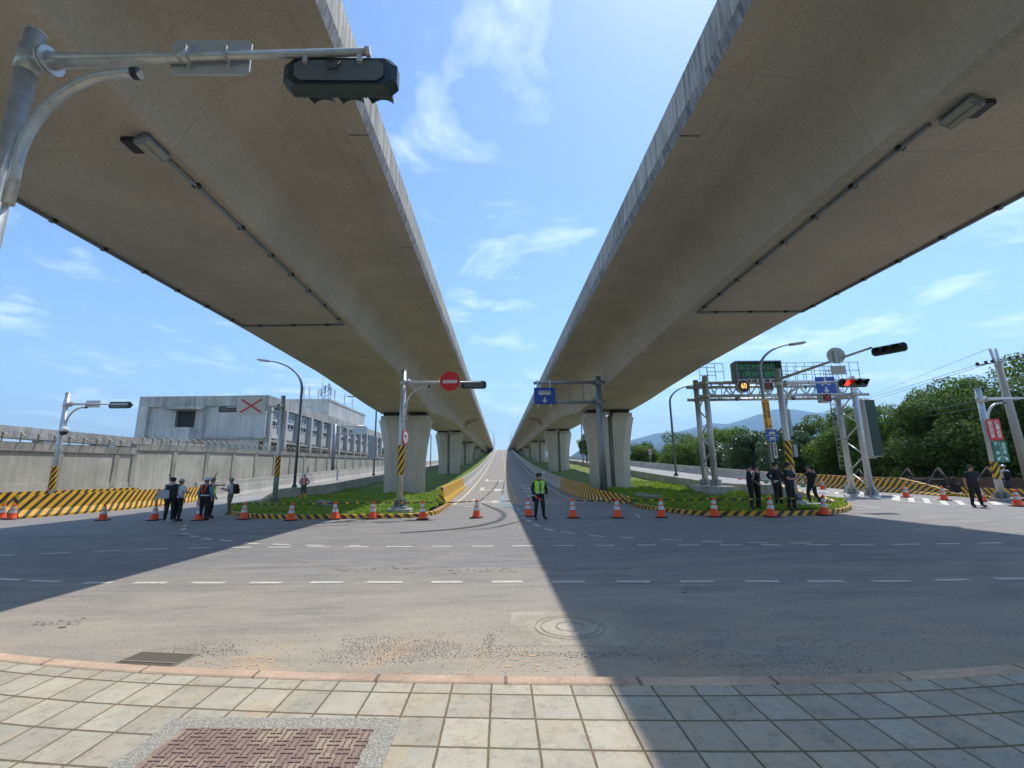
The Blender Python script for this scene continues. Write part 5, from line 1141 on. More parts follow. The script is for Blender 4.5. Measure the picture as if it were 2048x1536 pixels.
b.box((XL+0.6, YB0+0.02, 9), (1.2, 0.6, 4.4)); b.box((XB-0.6, YB0+0.02, 9), (1.2, 0.6, 4.4)); b.box((-39.6, YB0+0.02, 9), (1.0, 0.6, 4.4)); b.box((-42.9, YB0+0.02, 9), (0.5, 0.6, 4.4)); b.build('pier', M['bldg'], bd)
b = MB(); b.box((-41.2, YB0-0.9, 10.75), (4.2, 1.9, 0.35)); b.build('canopy', M['bldg_dark'], bd)
b = MB(); b.box((-41.4, YB0-0.8, 7.3), (3.4, 1.7, 1.9)); b.box((-41.4, YB0-0.05, 5.9), (3.0, 0.4, 1.5)); b.build('balcony', M['bldg'], bd)
b = MB(); b.box((-41.3, YB0+0.18, 9.4), (2.6, 0.06, 2.2)); b.build('doorway', mat('dark_recess', (0.05, 0.05, 0.05), 0.9), bd)  # flat panel, its dark colour paints the shade inside the doorway
nb = 13; bw = (YB1-YB0-1.5)/nb
b = MB()
for k in range(nb+1): b.box((XB+0.0, YB0+0.7+k*bw, 6.6), (0.75, 0.55, 9.3))
b.build('fin', M['bldg'], bd)
for k in range(nb):
    yc = YB0+0.7+(k+0.5)*bw
    b = MB(); b.box((XB-0.36, yc, 9.05), (0.28, bw*0.62, 4.0)); p = b.build('window_bay', M['bldg'], bd)
    b = MB(); b.box((XB-0.20, yc-0.1, 10.4), (0.06, bw*0.46, 0.95)); b.box((XB-0.20, yc+0.15, 9.05), (0.06, bw*0.40, 0.75)); b.build('pane', M['glass'], p)
    b = MB()
    for (zc, hh) in ((10.4, 0.95), (9.05, 0.75)): b.box((XB-0.165, yc, zc), (0.03, 0.08, hh)); b.box((XB-0.165, yc, zc-hh/2), (0.04, bw*0.48, 0.07)); b.box((XB-0.165, yc, zc+hh/2), (0.04, bw*0.48, 0.07))
    b.build('frame', M['white'], p)
b = MB(); b.box((-38.5, 92, 14.0), (15.0, 21.5, 3.1)); b.box((-38.5, 92, 15.45), (15.2, 21.7, 0.35)); b.build('penthouse', M['bldg'], bd)
def mast(label, x, y, z, kind):
    r_ = thing('antenna_mast', label, 'antenna', (x, y, z)); b = MB()
    if kind == 'tower':
        for sx in (-0.6, 0.6):
            for sy in (-0.6, 0.6): b.cyl((x+sx, y+sy, z), (x+sx*0.8, y+sy*0.8, z+3.6), 0.05, n=5)
        for k in range(4):
            zz_ = z+0.9*k
            for (p, q) in (((-1, -1), (1, 1)), ((1, -1), (-1, 1)), ((-1, -1), (1, -1)), ((1, 1), (-1, 1))): b.cyl((x+p[0]*0.55, y+p[1]*0.55, zz_), (x+q[0]*0.5, y+q[1]*0.5, zz_+0.8), 0.03, n=4)
        b.cyl((x-0.9, y, z+3), (x-0.9, y, z+5.2), 0.04, n=5); b.build('mast', M['galv_dark'], r_)
        b = MB()
        for (dx_, dz) in ((-0.9, 2.0), (0.9, 2.2), (0.5, 3.0), (-0.2, 2.6)): b.bbox((x+dx_, y-0.4, z+dz), (0.28, 0.18, 1.5), 0.04)
        b.build('antenna', M['galv_dark'], r_)
    else:
        b.cyl((x, y, z), (x, y, z+2.4), 0.05, n=6); b.cyl((x, y, z+1.2), (x+0.5, y, z), 0.03, n=5); b.build('mast', M['galv_dark'], r_); b = MB(); b.bbox((x, y-0.15, z+1.9), (0.34, 0.2, 1.6), 0.05); b.build('antenna', M['white'], r_)
mast('tall lattice antenna tower on the roof of the grey building', -33.4, 86, 15.6, 'tower')
for k, (x, y, lab) in enumerate([(-36.4, 83, 'white panel antenna at the left end of the roof'), (-35.6, 83.5, 'second white panel antenna on the roof'), (-34.9, 86, 'panel antenna just left of the lattice tower'), (-32.2, 87, 'panel antenna just right of the lattice tower'), (-32.0, 92, 'panel antenna in the middle of the roof'), (-32.0, 97, 'panel antenna near the far end of the roof')]): mast(lab, x, y, 15.6, 'p')
# ------------------------------------------------------------------ trees
LEAFN = {}
def leaf_mesh(name, m, parent, blobs, n, size, seed, zmin=0.0):
    g = np.random.default_rng(seed); w = np.array([bl[3] for bl in blobs])**2; w = w/w.sum(); idx = g.choice(len(blobs), n, p=w)
    C = np.array([bl[:3] for bl in blobs])[idx]; Rr = np.array([bl[3] for bl in blobs])[idx]
    d = g.normal(size=(n, 3)); d /= np.linalg.norm(d, axis=1)[:, None]; rad = Rr*(0.55+0.5*g.random(n)**0.6)
    P = C+d*rad[:, None]*np.array([1, 1, 0.85])
    nn = d*0.7+g.normal(size=(n, 3))*0.55+np.array([0, 0, 0.35]); nn /= np.linalg.norm(nn, axis=1)[:, None]
    a = np.cross(nn, g.normal(size=(n, 3))); a /= np.linalg.norm(a, axis=1)[:, None]; c = np.cross(nn, a); s = size*(0.6+0.8*g.random(n))[:, None]
    V = np.stack([P-a*s, P-c*s*0.55+nn*s*0.12, P+a*s*1.05, P+c*s*0.55+nn*s*0.12], 1).reshape(-1, 3)
    V[:, 2] = np.maximum(V[:, 2], zmin)
    off = np.array(wloc(parent)); V = V-off
    me = bpy.data.meshes.new(name); me.vertices.add(4*n); me.vertices.foreach_set('co', V.ravel().astype(np.float32)); me.loops.add(4*n); me.polygons.add(n)
    me.loops.foreach_set('vertex_index', np.arange(4*n, dtype=np.int32)); me.polygons.foreach_set('loop_start', np.arange(0, 4*n, 4, dtype=np.int32)); me.polygons.foreach_set('loop_total', np.full(n, 4, dtype=np.int32))
    me.materials.append(m); me.update(calc_edges=True); me.validate(); o = bpy.data.objects.new(name, me); COL.objects.link(o); o.parent = parent; return o
def tree(label, x, y, z, h, wd, m, n, size=0.22, seed=0, group='trees along the right road', low=0.15, name='leafy_tree', cat='tree'):
    g = random.Random(seed); root = thing(name, label, cat, (x, y, z), group)
    blobs = []; nb = 26
    for k in range(nb):
        t = g.random(); zz_ = z+h*(low+(0.9-low)*t); rr = wd*0.5*math.sqrt(max(0.05, 1-(abs(t-0.45)/0.62)**2)); a = g.uniform(0, 6.28); r_ = rr*math.sqrt(g.random())*0.85
        blobs.append((x+r_*math.cos(a), y+r_*math.sin(a), zz_, g.uniform(0.13, 0.24)*wd*(1.0 if t < 0.8 else 0.75)))
    leaf_mesh('crown', m, root, blobs, n, size, seed, z+0.05)
    b = MB(); b.tube([(x, y, z-0.3), (x+0.1, y, z+h*0.3), (x-0.05, y+0.1, z+h*0.6)], [0.05*h*0.5+0.05, 0.14, 0.07], 8)
    for k in range(6):
        bl = blobs[k*3]; b.tube([(x+0.05, y, z+h*(0.2+0.05*k)), ((x+bl[0])/2, (y+bl[1])/2, (z+h*0.3+bl[2])/2), bl[:3]], [0.08, 0.05, 0.02], 6)
    b.build('trunk', M['trunk'], root); return root
# belt of trees behind the right road, far to near
belt = [(30, 128, 7.2, 8.5, 'leaf_mid'), (35, 112, 9.6, 10, 'leaf_dark'), (31.5, 100, 7.2, 8.5, 'leaf_mid'), (37, 93, 9.8, 10.5, 'leaf_mid'), (33, 83, 7.0, 8, 'leaf_mid'), (37.5, 77, 8.6, 9, 'leaf_mid'), (33, 69, 6.4, 7.5, 'leaf_gloss'), (38, 67, 7.6, 8, 'leaf_gloss'),
        (33, 59, 6.2, 7, 'leaf_gloss'), (37.5, 57, 7.4, 8, 'leaf_gloss'), (33.5, 51, 5.8, 7, 'leaf_gloss'), (39.5, 52, 9.0, 9.5, 'leaf_mid'), (36, 45.5, 7.6, 7.5, 'leaf_mid'), (43, 48, 9.4, 9, 'leaf_mid'), (37, 39.5, 7.4, 7.5, 'leaf_dark'), (42.5, 41, 10.0, 9.5, 'leaf_mid'),
        (38.5, 34.5, 8.8, 8, 'leaf_dark'), (45, 35.5, 11.6, 10.5, 'leaf_mid'), (40, 29.5, 10.0, 8.5, 'leaf_dark'), (46, 29, 12.2, 11, 'leaf_mid')]
order = sorted(range(len(belt)), key=lambda i: belt[i][0]/belt[i][1])
for rank, i in enumerate(order):
    x, y, h, w_, mm = belt[i]; kind = {'leaf_mid': 'light green bushy tree', 'leaf_dark': 'dark green dense tree', 'leaf_gloss': 'glossy silvery leaved tree'}[mm]
    z = -0.2 if y < 60 else 0.5
    tree('%s, %s from the left in the belt beyond the right road' % (kind, ORD[rank]), x, y, z, h+(-z), w_, M[mm], 24000 if y < 60 else 10000, 0.125 if y < 60 else 0.2, 100+i, low=0.06)
x, y = 36, 72
tree('sparse tree with bare branches rising above the glossy bushes', 36.3, 70, 0.5, 8.8, 5.0, M['leaf_mid'], 1300, 0.2, 55, low=0.62)
tree('small sparse tree seen between the right piers', 18.6, 99, 3.0, 7.5, 4.0, M['leaf_mid'], 1400, 0.25, 57, low=0.4)
for k, (x, y, h, lab) in enumerate([(-34, 128, 8.5, 'small dark tree behind the far end of the building'), (-30, 150, 7.5, 'dark bushes beyond the end of the boundary wall')]): tree(lab, x, y, 1, h, 7, M['leaf_dark'], 4000, 0.3, 70+k, 'trees beyond the building')
# low dark wall, tetrahedra and scooters at the far right
wl = thing('low_wall', 'low dark brown wall under the trees at the far right', 'wall', (31, 30, 0))
b = MB(); b.sweep([Vector((30.2, 44, 0.2)), Vector((30.6, 36, 0)), Vector((31.0, 30, 0)), Vector((31.8, 24, 0)), Vector((33, 17, 0))], [(-0.15, -0.1), (-0.15, 0.95), (0.15, 0.95), (0.15, -0.1)]); b.build('panel', mat('dark_wall', (0.12, 0.085, 0.06), 0.9), wl)
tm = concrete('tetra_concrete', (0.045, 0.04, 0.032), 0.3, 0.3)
for k, (x, y, lab) in enumerate([(30.0, 43.5, 'concrete tetrahedron block left of the gantry ladder'), (30.6, 38.5, 'concrete tetrahedron block between the gantry columns'), (31.3, 34.6, 'concrete tetrahedron block right of the gantry columns'), (31.0, 31.8, 'concrete tetrahedron block above the barrier'), (32.2, 29.6, 'concrete tetrahedron block near the parked scooters'), (31.0, 22.2, 'concrete tetrahedron frame beside the right edge pole')]):
    b = MB(); zt = 1.6; rr = 0.75
    base = [(x+rr*math.cos(a+0.4), y+rr*math.sin(a+0.4), 0.4) for a in (0, 2.09, 4.19)]
    b.slab(base, (0, 0, -1), 0.4)
    for p in base: b.tube([p, (x, y, zt)], [0.12, 0.09], 5)
    b.add(base+[(x, y, zt-0.25)], [(0, 1, 3), (1, 2, 3), (2, 0, 3)]); tag(b.build('concrete_tetrahedron', tm), lab, 'concrete block', 'concrete tetrahedra under the trees')
def scooter(label, x, y, rz, m):
    r_ = thing('scooter', label, 'scooter', (x, y, 0), 'scooters parked under the trees', rz)
    b = MB()
    for yy in (-0.6, 0.6): b.tube([(-0.05, yy, 0.25), (0.05, yy, 0.25)], 0.25, 18)
    b.build('wheel', M['dark'], r_, True)
    b = MB(); b.bbox((0, 0.35, 0.62), (0.34, 0.85, 0.35), 0.1); b.bbox((0, -0.05, 0.34), (0.3, 0.7, 0.12), 0.04); b.bbox((0, -0.45, 0.68), (0.38, 0.14, 0.62), 0.06, M3=Matrix.Rotation(R(15), 3, 'X')); b.bbox((0, -0.62, 0.52), (0.16, 0.4, 0.1), 0.04); b.build('body', m, r_, True)
    b = MB(); b.bbox((0, 0.3, 0.83), (0.28, 0.75, 0.1), 0.04); b.build('seat', M['dark'], r_, True)
    b = MB(); b.tube([(-0.33, -0.4, 1.05), (-0.1, -0.48, 1.0), (0.1, -0.48, 1.0), (0.33, -0.4, 1.05)], 0.02, 6)
    for s_ in (-1, 1): b.cyl((s_*0.25, -0.45, 1.03), (s_*0.36, -0.5, 1.3), 0.01, n=5); b.disc((s_*0.37, -0.5, 1.33), (0, 1, 0), 0.07, 0.02, 10)
    b.build('handlebar', M['black'], r_, True)
    return r_
scooter('dark scooter parked farthest left under the trees', 30.0, 33.8, 0.5, M['black']); scooter('dark scooter parked second under the trees', 29.8, 31.8, 0.4, mat('scooter_grey', (0.05, 0.06, 0.07), 0.3)); scooter('dark scooter parked left of the far right policeman', 29.6, 30.2, 0.5, M['black']); scooter('scooter under the seated rider beside the right edge pole', 29.6, 26.5, 2.6, M['black'])
# utility pole and wires
u = thing('utility_pole', 'leaning concrete utility pole with crossarm at the right edge', 'utility pole', (31.2, 26, 0))
ut = atY(1996, 727, 26); uq = atY(2048, 920, 26); ub = uq+(uq-ut)*0.42; b = MB(); b.tube([ub, ut], [0.24, 0.17], 14); b.build('pole', concrete('pole_concrete', (0.38, 0.35, 0.30), 0.1, 0.2), u)
b = MB()
for s_ in (-0.10, 0.12): b.cyl(ut+Vector((s_, 0, -0.3)), ut+Vector((s_*1.6-0.15, 0, 0.95)), 0.075)
b.build('top_post', M['galv'], u)
b = MB(); ca = atY(1953, 731, 26); cb_ = atY(2060, 712, 26); b.cyl(ca, cb_, 0.05, n=8)
b.build('crossarm', M['galv_dark'], u)
b = MB()
for t in (0.02, 0.18, 0.3, 0.62, 0.76, 0.9): p = ca.lerp(cb_, t); b.tube([p-Vector((0, 0, 0.02)), p+Vector((0, 0, 0.12)), p+Vector((0, 0, 0.2))], [0.08, 0.09, 0.04], 8)
b.build('insulator', M['black'], u)
def wire(label, a, c, sag, r_=0.022):
    a = Vector(a); c = Vector(c); b = MB(); b.tube([a.lerp(c, k/16)-Vector((0, 0, sag*4*(k/16)*(1-k/16))) for k in range(17)], r_, 4, False); o = b.build('power_line', M['black']); tag(o, label, 'power line', 'overhead wires on the right')
wire('thin top overhead wire from the utility pole to the left', atY(1978, 697, 26), atY(1600, 838, 190), 0.5, 0.012); wire('overhead wire from the left end of the crossarm', atY(1953, 730, 26), atY(1440, 872, 190), 1.0, 0.014)
wire('second overhead wire from the crossarm', atY(1972, 729, 26), atY(1440, 880, 190), 1.0, 0.014); wire('lower overhead wire crossing the trees', atY(2010, 792, 25.9), atY(1560, 862, 120), 0.5, 0.016); wire('lowest overhead wire crossing the trees', atY(2014, 806, 25.9), atY(1560, 868, 120), 0.5, 0.016)
wire('overhead wire leaving the frame at the right', atY(2045, 712, 26), atY(2300, 690, 26), 0.1, 0.012)
# debris and footings on the lawns
rk = concrete('rubble_concrete', (0.40, 0.37, 0.32), 0.2, 0.2)
for (x, y, z, d, rz, lab) in [(-9.6, 25.5, 0.28, (1.1, 0.25, 0.28), -0.5, 'broken concrete slab lying on the left lawn'), (8.6, 26.5, 0.32, (1.5, 0.9, 0.2), 0.1, 'flat concrete slab at the foot of the right pier'), (11.9, 25.6, 0.45, (1.3, 0.3, 0.25), 0.3, 'concrete kerb piece lying on the right lawn')]:
    b = MB(); M3 = Matrix.Rotation(rz, 3, 'Z')@Matrix.Rotation(0.15, 3, 'Y'); b.bbox((x, y, z), d, 0.04, M3=M3); o = b.build('concrete_slab', rk); tag(o, lab, 'concrete slab')
mudm = mat('wet_mud', (0.16, 0.11, 0.065), 0.35)
for (x, y, rx, ry, zf) in ((-7.6, 39.6, 3.3, 2.4, zl), (8.2, 27.6, 1.9, 1.2, zr)):
    b = MB(); N = 26; P = []
    for k in range(N): a = 2*math.pi*k/N; r_ = 1+0.22*math.sin(3*a+1)+0.12*math.sin(5*a); P.append((x+rx*r_*math.cos(a), y+ry*r_*math.sin(a)))
    V = [(px_, py_, zf(px_, py_)+0.03) for px_, py_ in P]+[(x, y, zf(x, y)+0.07)]; b.add(V, [(i, (i+1) % N, N) for i in range(N)]); o = b.build('mud_patch', mudm); o['kind'] = 'structure'
# ------------------------------------------------------------------ people
SKIN = mat('skin', (0.50, 0.29, 0.20), 0.55); HAIR = mat('hair_black', (0.012, 0.011, 0.010), 0.6)
def cloth(name, c, rough=0.85):
    m = mat(name, c, rough); t = NT(m); p = t.geo(); t.col(t.mix(1.0, c, t.ramp(t.noise(p, 9, 4, 0.6), [(0.3, g3(0.78)), (0.7, g3(1.15))]), 'MULTIPLY')); t.bump(t.noise(p, 11, 4, 0.6), 0.7, 0.03); return m
NAVY = cloth('cloth_navy', (0.016, 0.018, 0.028)); BLACKC = cloth('cloth_black', (0.012, 0.013, 0.014)); WHITEC = cloth('cloth_white', (0.60, 0.62, 0.68)); BLUEC = cloth('cloth_blue', (0.12, 0.22, 0.42)); LBLUE = cloth('cloth_light_blue', (0.36, 0.47, 0.58))
KHAKI = cloth('cloth_khaki', (0.16, 0.14, 0.09)); LIME = cloth('cloth_lime', (0.42, 0.85, 0.05)); ORG = cloth('cloth_orange', (0.85, 0.14, 0.03)); GREYC = cloth('cloth_grey', (0.30, 0.31, 0.33)); DVEST = cloth('cloth_dark_vest', (0.02, 0.02, 0.035)); GREENT = cloth('cloth_green_grey', (0.08, 0.10, 0.085)); BOOTY = mat('boot_yellow', (0.75, 0.38, 0.04), 0.5)
BASE = dict(pel=(0, 0, 0.94), ab=(0, 0.0, 1.08), ch=(0, 0.0, 1.27), nk=(0, 0.01, 1.46), hd0=(0, -0.01, 1.54), hd=(0, -0.02, 1.63), ht=(0, -0.01, 1.69),
            sl=(-0.17, 0, 1.40), sr=(0.17, 0, 1.40), el=(-0.25, 0.02, 1.13), er=(0.25, 0.02, 1.13), wl=(-0.24, -0.08, 0.90), wr=(0.24, -0.08, 0.90), hl=None, hr=None,
            tl=(-0.095, 0, 0.88), tr=(0.095, 0, 0.88), kl=(-0.11, -0.01, 0.48), kr=(0.11, -0.01, 0.48), al=(-0.12, 0.03, 0.09), ar=(0.12, 0.03, 0.09), fl=(-0.15, -0.13, 0.035), fr=(0.15, -0.13, 0.035))
RAD = dict(pel=(0.155, 0.115), ab=(0.145, 0.105), ch=(0.165, 0.115), nk=(0.058, 0.058), hd0=(0.072, 0.085), hd=(0.078, 0.095), ht=(0.06, 0.075), sl=(0.072, 0.072), sr=(0.072, 0.072), el=(0.047, 0.047), er=(0.047, 0.047), wl=(0.031, 0.031), wr=(0.031, 0.031),
           tl=(0.105, 0.105), tr=(0.105, 0.105), kl=(0.066, 0.066), kr=(0.066, 0.066), al=(0.045, 0.045), ar=(0.045, 0.045), fl=(0.042, 0.035), fr=(0.042, 0.035))
EDG = [('pel', 'ab'), ('ab', 'ch'), ('ch', 'nk'), ('nk', 'hd0'), ('hd0', 'hd'), ('hd', 'ht'), ('ch', 'sl'), ('ch', 'sr'), ('sl', 'el'), ('sr', 'er'), ('el', 'wl'), ('er', 'wr'), ('pel', 'tl'), ('pel', 'tr'), ('tl', 'kl'), ('tr', 'kr'), ('kl', 'al'), ('kr', 'ar'), ('al', 'fl'), ('ar', 'fr')]
REG = {('pel', 'ab'): 'torso', ('ab', 'ch'): 'torso', ('ch', 'nk'): 'torso', ('nk', 'hd0'): 'head', ('hd0', 'hd'): 'head', ('hd', 'ht'): 'head', ('ch', 'sl'): 'torso', ('ch', 'sr'): 'torso', ('sl', 'el'): 'upper', ('sr', 'er'): 'upper', ('el', 'wl'): 'fore', ('er', 'wr'): 'fore', ('pel', 'tl'): 'hip', ('pel', 'tr'): 'hip', ('tl', 'kl'): 'leg', ('tr', 'kr'): 'leg', ('kl', 'al'): 'leg', ('kr', 'ar'): 'leg', ('al', 'fl'): 'foot', ('ar', 'fr'): 'foot'}
def person(label, loc, face_deg, shirt, trousers, shoes=None, head='cap', headm=None, pose=None, sleeves='short', vest=None, height=1.72, belly=1.0, head_turn=0, boots=None, vest_open=False, group=None):
    J = dict(BASE); J.update(pose or {}); names = [k for k in J if k in RAD]; names.sort(key=lambda k: 0 if k == 'pel' else 1)
    me = bpy.data.meshes.new('tmp'); bm = bmesh.new(); sk = bm.verts.layers.skin.verify(); vs = {}
    for k in names:
        v = bm.verts.new(J[k]); r_ = RAD[k]; f_ = belly if k in ('pel', 'ab', 'ch') else 1.0; v[sk].radius = (r_[0]*f_, r_[1]*f_); v[sk].use_root = (k == 'pel'); vs[k] = v
    for a, c in EDG: bm.edges.new((vs[a], vs[c]))
    bm.to_mesh(me); bm.free(); ob = bpy.data.objects.new('tmp', me); COL.objects.link(ob)
    ms = ob.modifiers.new('s', 'SKIN'); ms.use_smooth_shade = True; sd = ob.modifiers.new('d', 'SUBSURF'); sd.levels = 2; sd.render_levels = 2
    dg = bpy.context.evaluated_depsgraph_get(); ev = bpy.data.meshes.new_from_object(ob.evaluated_get(dg)); bpy.data.objects.remove(ob)
    co_ = np.array([v.co[:] for v in ev.vertices]); no_ = np.array([v.normal[:] for v in ev.vertices]); faces = [tuple(p.vertices) for p in ev.polygons]
    fc = np.array([co_[list(f)].mean(0) for f in faces]); best = np.full(len(faces), 1e9); reg = ['torso']*len(faces); tt = np.zeros(len(faces))
    for e in EDG:
        a = np.array(J[e[0]]); c = np.array(J[e[1]]); ab = c-a; t = np.clip(((fc-a)@ab)/(ab@ab), 0, 1); dd = np.linalg.norm(fc-(a+t[:, None]*ab), axis=1)-0.5*(RAD[e[0]][0]*(1-t)+RAD[e[1]][0]*t)*1.6
        for i in np.where(dd < best)[0]: best[i] = dd[i]; reg[i] = REG[e]; tt[i] = t[i]
    root = thing('person', label, 'person', loc, group, R(face_deg)); sc = height/1.74; root.scale = (sc, sc, sc)
    b = MB(); b.smooth = True; b.add(co_.tolist(), faces)
    # hands with five fingers, nose, ears
    for s_, w_, e_, hv in (('l', 'wl', 'el', J['hl']), ('r', 'wr', 'er', J['hr'])):
        wv = Vector(J[w_]); dv = (Vector(hv) if hv else (wv-Vector(J[e_]))).normalized(); sd_ = dv.cross(Vector((1, 0, 0.2) if s_ == 'l' else (-1, 0, 0.2))).normalized()
        pn = dv.cross(sd_).normalized(); b.tube([wv-dv*0.02, wv+dv*0.03, wv+dv*0.085], [0.026, 0.036, 0.034], 8)
        for i in range(4):
            q = wv+dv*0.08+sd_*(-0.026+0.0175*i); l = (0.062, 0.072, 0.068, 0.052)[i]; b.tube([q, q+dv*l*0.5+pn*0.004, q+dv*l*0.8+pn*0.022], [0.0095, 0.0085, 0.007], 6)
        q = wv+dv*0.03-sd_*0.034; b.tube([q, q-sd_*0.022+dv*0.03, q-sd_*0.02+dv*0.055+pn*0.01], [0.012, 0.010, 0.008], 6)
    hp = Vector(J['hd']); tq = R(head_turn); fwd = Vector((math.sin(tq), -math.cos(tq), 0)); rg = Vector((math.cos(tq), math.sin(tq), 0))
    b.tube([hp+fwd*0.075+Vector((0, 0, 0.02)), hp+fwd*0.098+Vector((0, 0, -0.02)), hp+fwd*0.085+Vector((0, 0, -0.035))], [0.008, 0.015, 0.012], 6)
    b.tube([hp+fwd*0.05+Vector((0, 0, -0.07)), hp+fwd*0.07+Vector((0, 0, -0.095)), hp+fwd*0.045+Vector((0, 0, -0.115))], [0.035, 0.03, 0.025], 8)
    for s_ in (-1, 1): b.tube([hp+rg*s_*0.075+Vector((0, 0, 0.02)), hp+rg*s_*0.092+Vector((0, 0, 0.005)), hp+rg*s_*0.08+Vector((0, 0, -0.025))], [0.008, 0.018, 0.008], 6)
    b.build('body', SKIN, root, True)
    b = MB()
    for s_ in (-1, 1): b.disc(hp+fwd*0.082+rg*s_*0.03+Vector((0, 0, 0.012)), fwd, 0.009, 0.01, 8); b.tube([hp+fwd*0.09+rg*s_*0.015+Vector((0, 0, 0.035)), hp+fwd*0.082+rg*s_*0.045+Vector((0, 0, 0.036))], 0.005, 4)
    b.tube([hp+fwd*0.085-rg*0.022+Vector((0, 0, -0.058)), hp+fwd*0.092+Vector((0, 0, -0.06)), hp+fwd*0.085+rg*0.022+Vector((0, 0, -0.058))], 0.004, 4); b.build('face_features', HAIR, root, True)
    def shell(name, m, test, off):
        b = MB(); b.smooth = True; idx = {}; V = []; F = []
        for fi, f in enumerate(faces):
            if test(reg[fi], fc[fi], tt[fi]):
                q = []
                for vi in f:
                    if vi not in idx: idx[vi] = len(V); V.append(tuple(co_[vi]+no_[vi]*off))
                    q.append(idx[vi])
                F.append(tuple(q))
        if F: b.add(V, F); b.build(name, m, root, True)
    waist = 1.0
    shell('trousers', trousers, lambda r_, c, t: r_ in ('leg', 'hip') or (r_ == 'torso' and c[2] < waist+0.02), 0.012)
    shell('shirt', shirt, lambda r_, c, t: (r_ == 'torso' and c[2] >= waist-0.02 or r_ == 'hip' and c[2] > waist-0.02) or (r_ == 'upper' and (sleeves == 'long' or t < 0.72)) or (r_ == 'fore' and sleeves == 'long' and t < 0.93), 0.018)
    if boots: shell('boots', boots, lambda r_, c, t: r_ == 'foot' or (r_ == 'leg' and c[2] < 0.36), 0.024)
    else: shell('shoes', shoes or M['black'], lambda r_, c, t: r_ == 'foot', 0.012)
    if vest: shell('vest', vest, lambda r_, c, t: r_ == 'torso' and c[2] > 0.98 and c[2] < 1.43 and not (vest_open and c[1] < -0.02 and abs(c[0]) < 0.06), 0.034)
    b = MB(); N = 18
    if head in ('cap', 'helmet'):
        rr = 0.108 if head == 'cap' else 0.13; R_ = []; 
        for (z, k) in ((0.02, 1.0), (0.05, 1.0), (0.085, 0.88), (0.11, 0.62), (0.125, 0.2)): R_.append([hp+Vector((0, 0.012, z if head == 'cap' else z*1.15+0.005))+rg*(rr*k*math.cos(2*math.pi*i/N))*0.92+fwd*(rr*k*math.sin(2*math.pi*i/N))*1.06 for i in range(N)])
        V = [p for r_ in R_ for p in r_]; b.smooth = True; b.add(V, [(k*N+i, k*N+(i+1) % N, (k+1)*N+(i+1) % N, (k+1)*N+i) for k in range(4) for i in range(N)]+[tuple(4*N+i for i in range(N))])
        c0_ = hp+fwd*0.09+Vector((0, 0, 0.028 if head == 'cap' else 0.03)); b.smooth = False
        b.slab([c0_+rg*(-0.085), c0_+rg*(-0.07)+fwd*0.06-Vector((0, 0, 0.012)), c0_+fwd*0.082-Vector((0, 0, 0.016)), c0_+rg*0.07+fwd*0.06-Vector((0, 0, 0.012)), c0_+rg*0.085], (0, 0, 1), 0.008)
        b.build('cap' if head == 'cap' else 'helmet', headm or NAVY, root, True)
    b = MB(); b.smooth = True; R_ = []
    for (z, k) in ((-0.05, 0.92), (-0.01, 1.04), (0.03, 1.06), (0.065, 0.95), (0.085, 0.7), (0.095, 0.25)):
        R_.append([hp+Vector((0, 0, z))-fwd*0.012+rg*(0.094*k*math.cos(a))+fwd*(-0.098*k*abs(math.sin(a)) if z < 0.05 else 0.098*k*math.sin(2*a-math.pi)) for a in [math.pi*i/10 for i in range(11)]])
    if head == 'hair':
        R_ = [[hp+Vector((0, 0, z))-fwd*0.008+rg*(0.098*k*math.cos(a))-fwd*(0.104*k*math.sin(a)) for a in [(-0.35 if z > 0.04 else 0.0)+(math.pi+(0.7 if z > 0.04 else 0.0))*i/14 for i in range(15)]] for (z, k) in ((-0.05, 0.86), (-0.01, 1.02), (0.03, 1.06), (0.055, 1.04), (0.085, 0.85), (0.105, 0.5), (0.115, 0.1))]
        n_r = 15
    else:
        R_ = [[hp+Vector((0, 0, z))-fwd*0.006+rg*(0.093*k*math.cos(a))-fwd*(0.098*k*math.sin(a)) for a in [math.pi*i/10 for i in range(11)]] for (z, k) in ((-0.05, 0.88), (-0.01, 1.03), (0.035, 1.05))]; n_r = 11
    V = [p for r_ in R_ for p in r_]; b.add(V, [(k*n_r+i, k*n_r+i+1, (k+1)*n_r+i+1, (k+1)*n_r+i) for k in range(len(R_)-1) for i in range(n_r-1)]); b.build('hair', HAIR, root, True)
    return root
def place(px_, py_, z=0.0): return gnd(px_, py_, z)
def W3(root, p): # local point of a person to world
    s_ = root.scale[0]; a = root.rotation_euler.z; x, y, z = [c*s_ for c in p]; return Vector((root.location.x+x*math.cos(a)-y*math.sin(a), root.location.y+x*math.sin(a)+y*math.cos(a), root.location.z+z))
# facing: 0 = towards the camera (-Y), 180 = away
P1 = person('person seen from behind with black hair and a dark navy vest, holding a pole', place(336, 1044), 200, LBLUE, BLACKC, M['white'], 'hair', pose=dict(el=(-0.27, -0.05, 1.15), wl=(-0.16, -0.25, 1.12)), vest=DVEST, height=1.80, belly=1.08)
P2 = person('person from behind in a white shirt and pale cap with a black shoulder strap', place(353, 1043), 160, WHITEC, BLACKC, M['black'], 'cap', cloth('cap_pale', (0.55, 0.53, 0.47)), dict(el=(-0.30, -0.05, 1.17), wl=(-0.20, -0.28, 1.16), er=(0.29, -0.04, 1.18), wr=(0.14, -0.28, 1.2)), height=1.72, belly=1.14)
P3 = person('person from behind in a blue shirt, orange reflective harness and white helmet', place(405, 1041), 178, BLUEC, BLACKC, M['black'], 'helmet', mat('helmet_white', (0.62, 0.65, 0.68), 0.35), dict(el=(-0.28, 0.03, 1.13), er=(0.27, 0.02, 1.14), wr=(0.26, -0.02, 0.90)), 'long', DVEST, 1.74, 1.1)
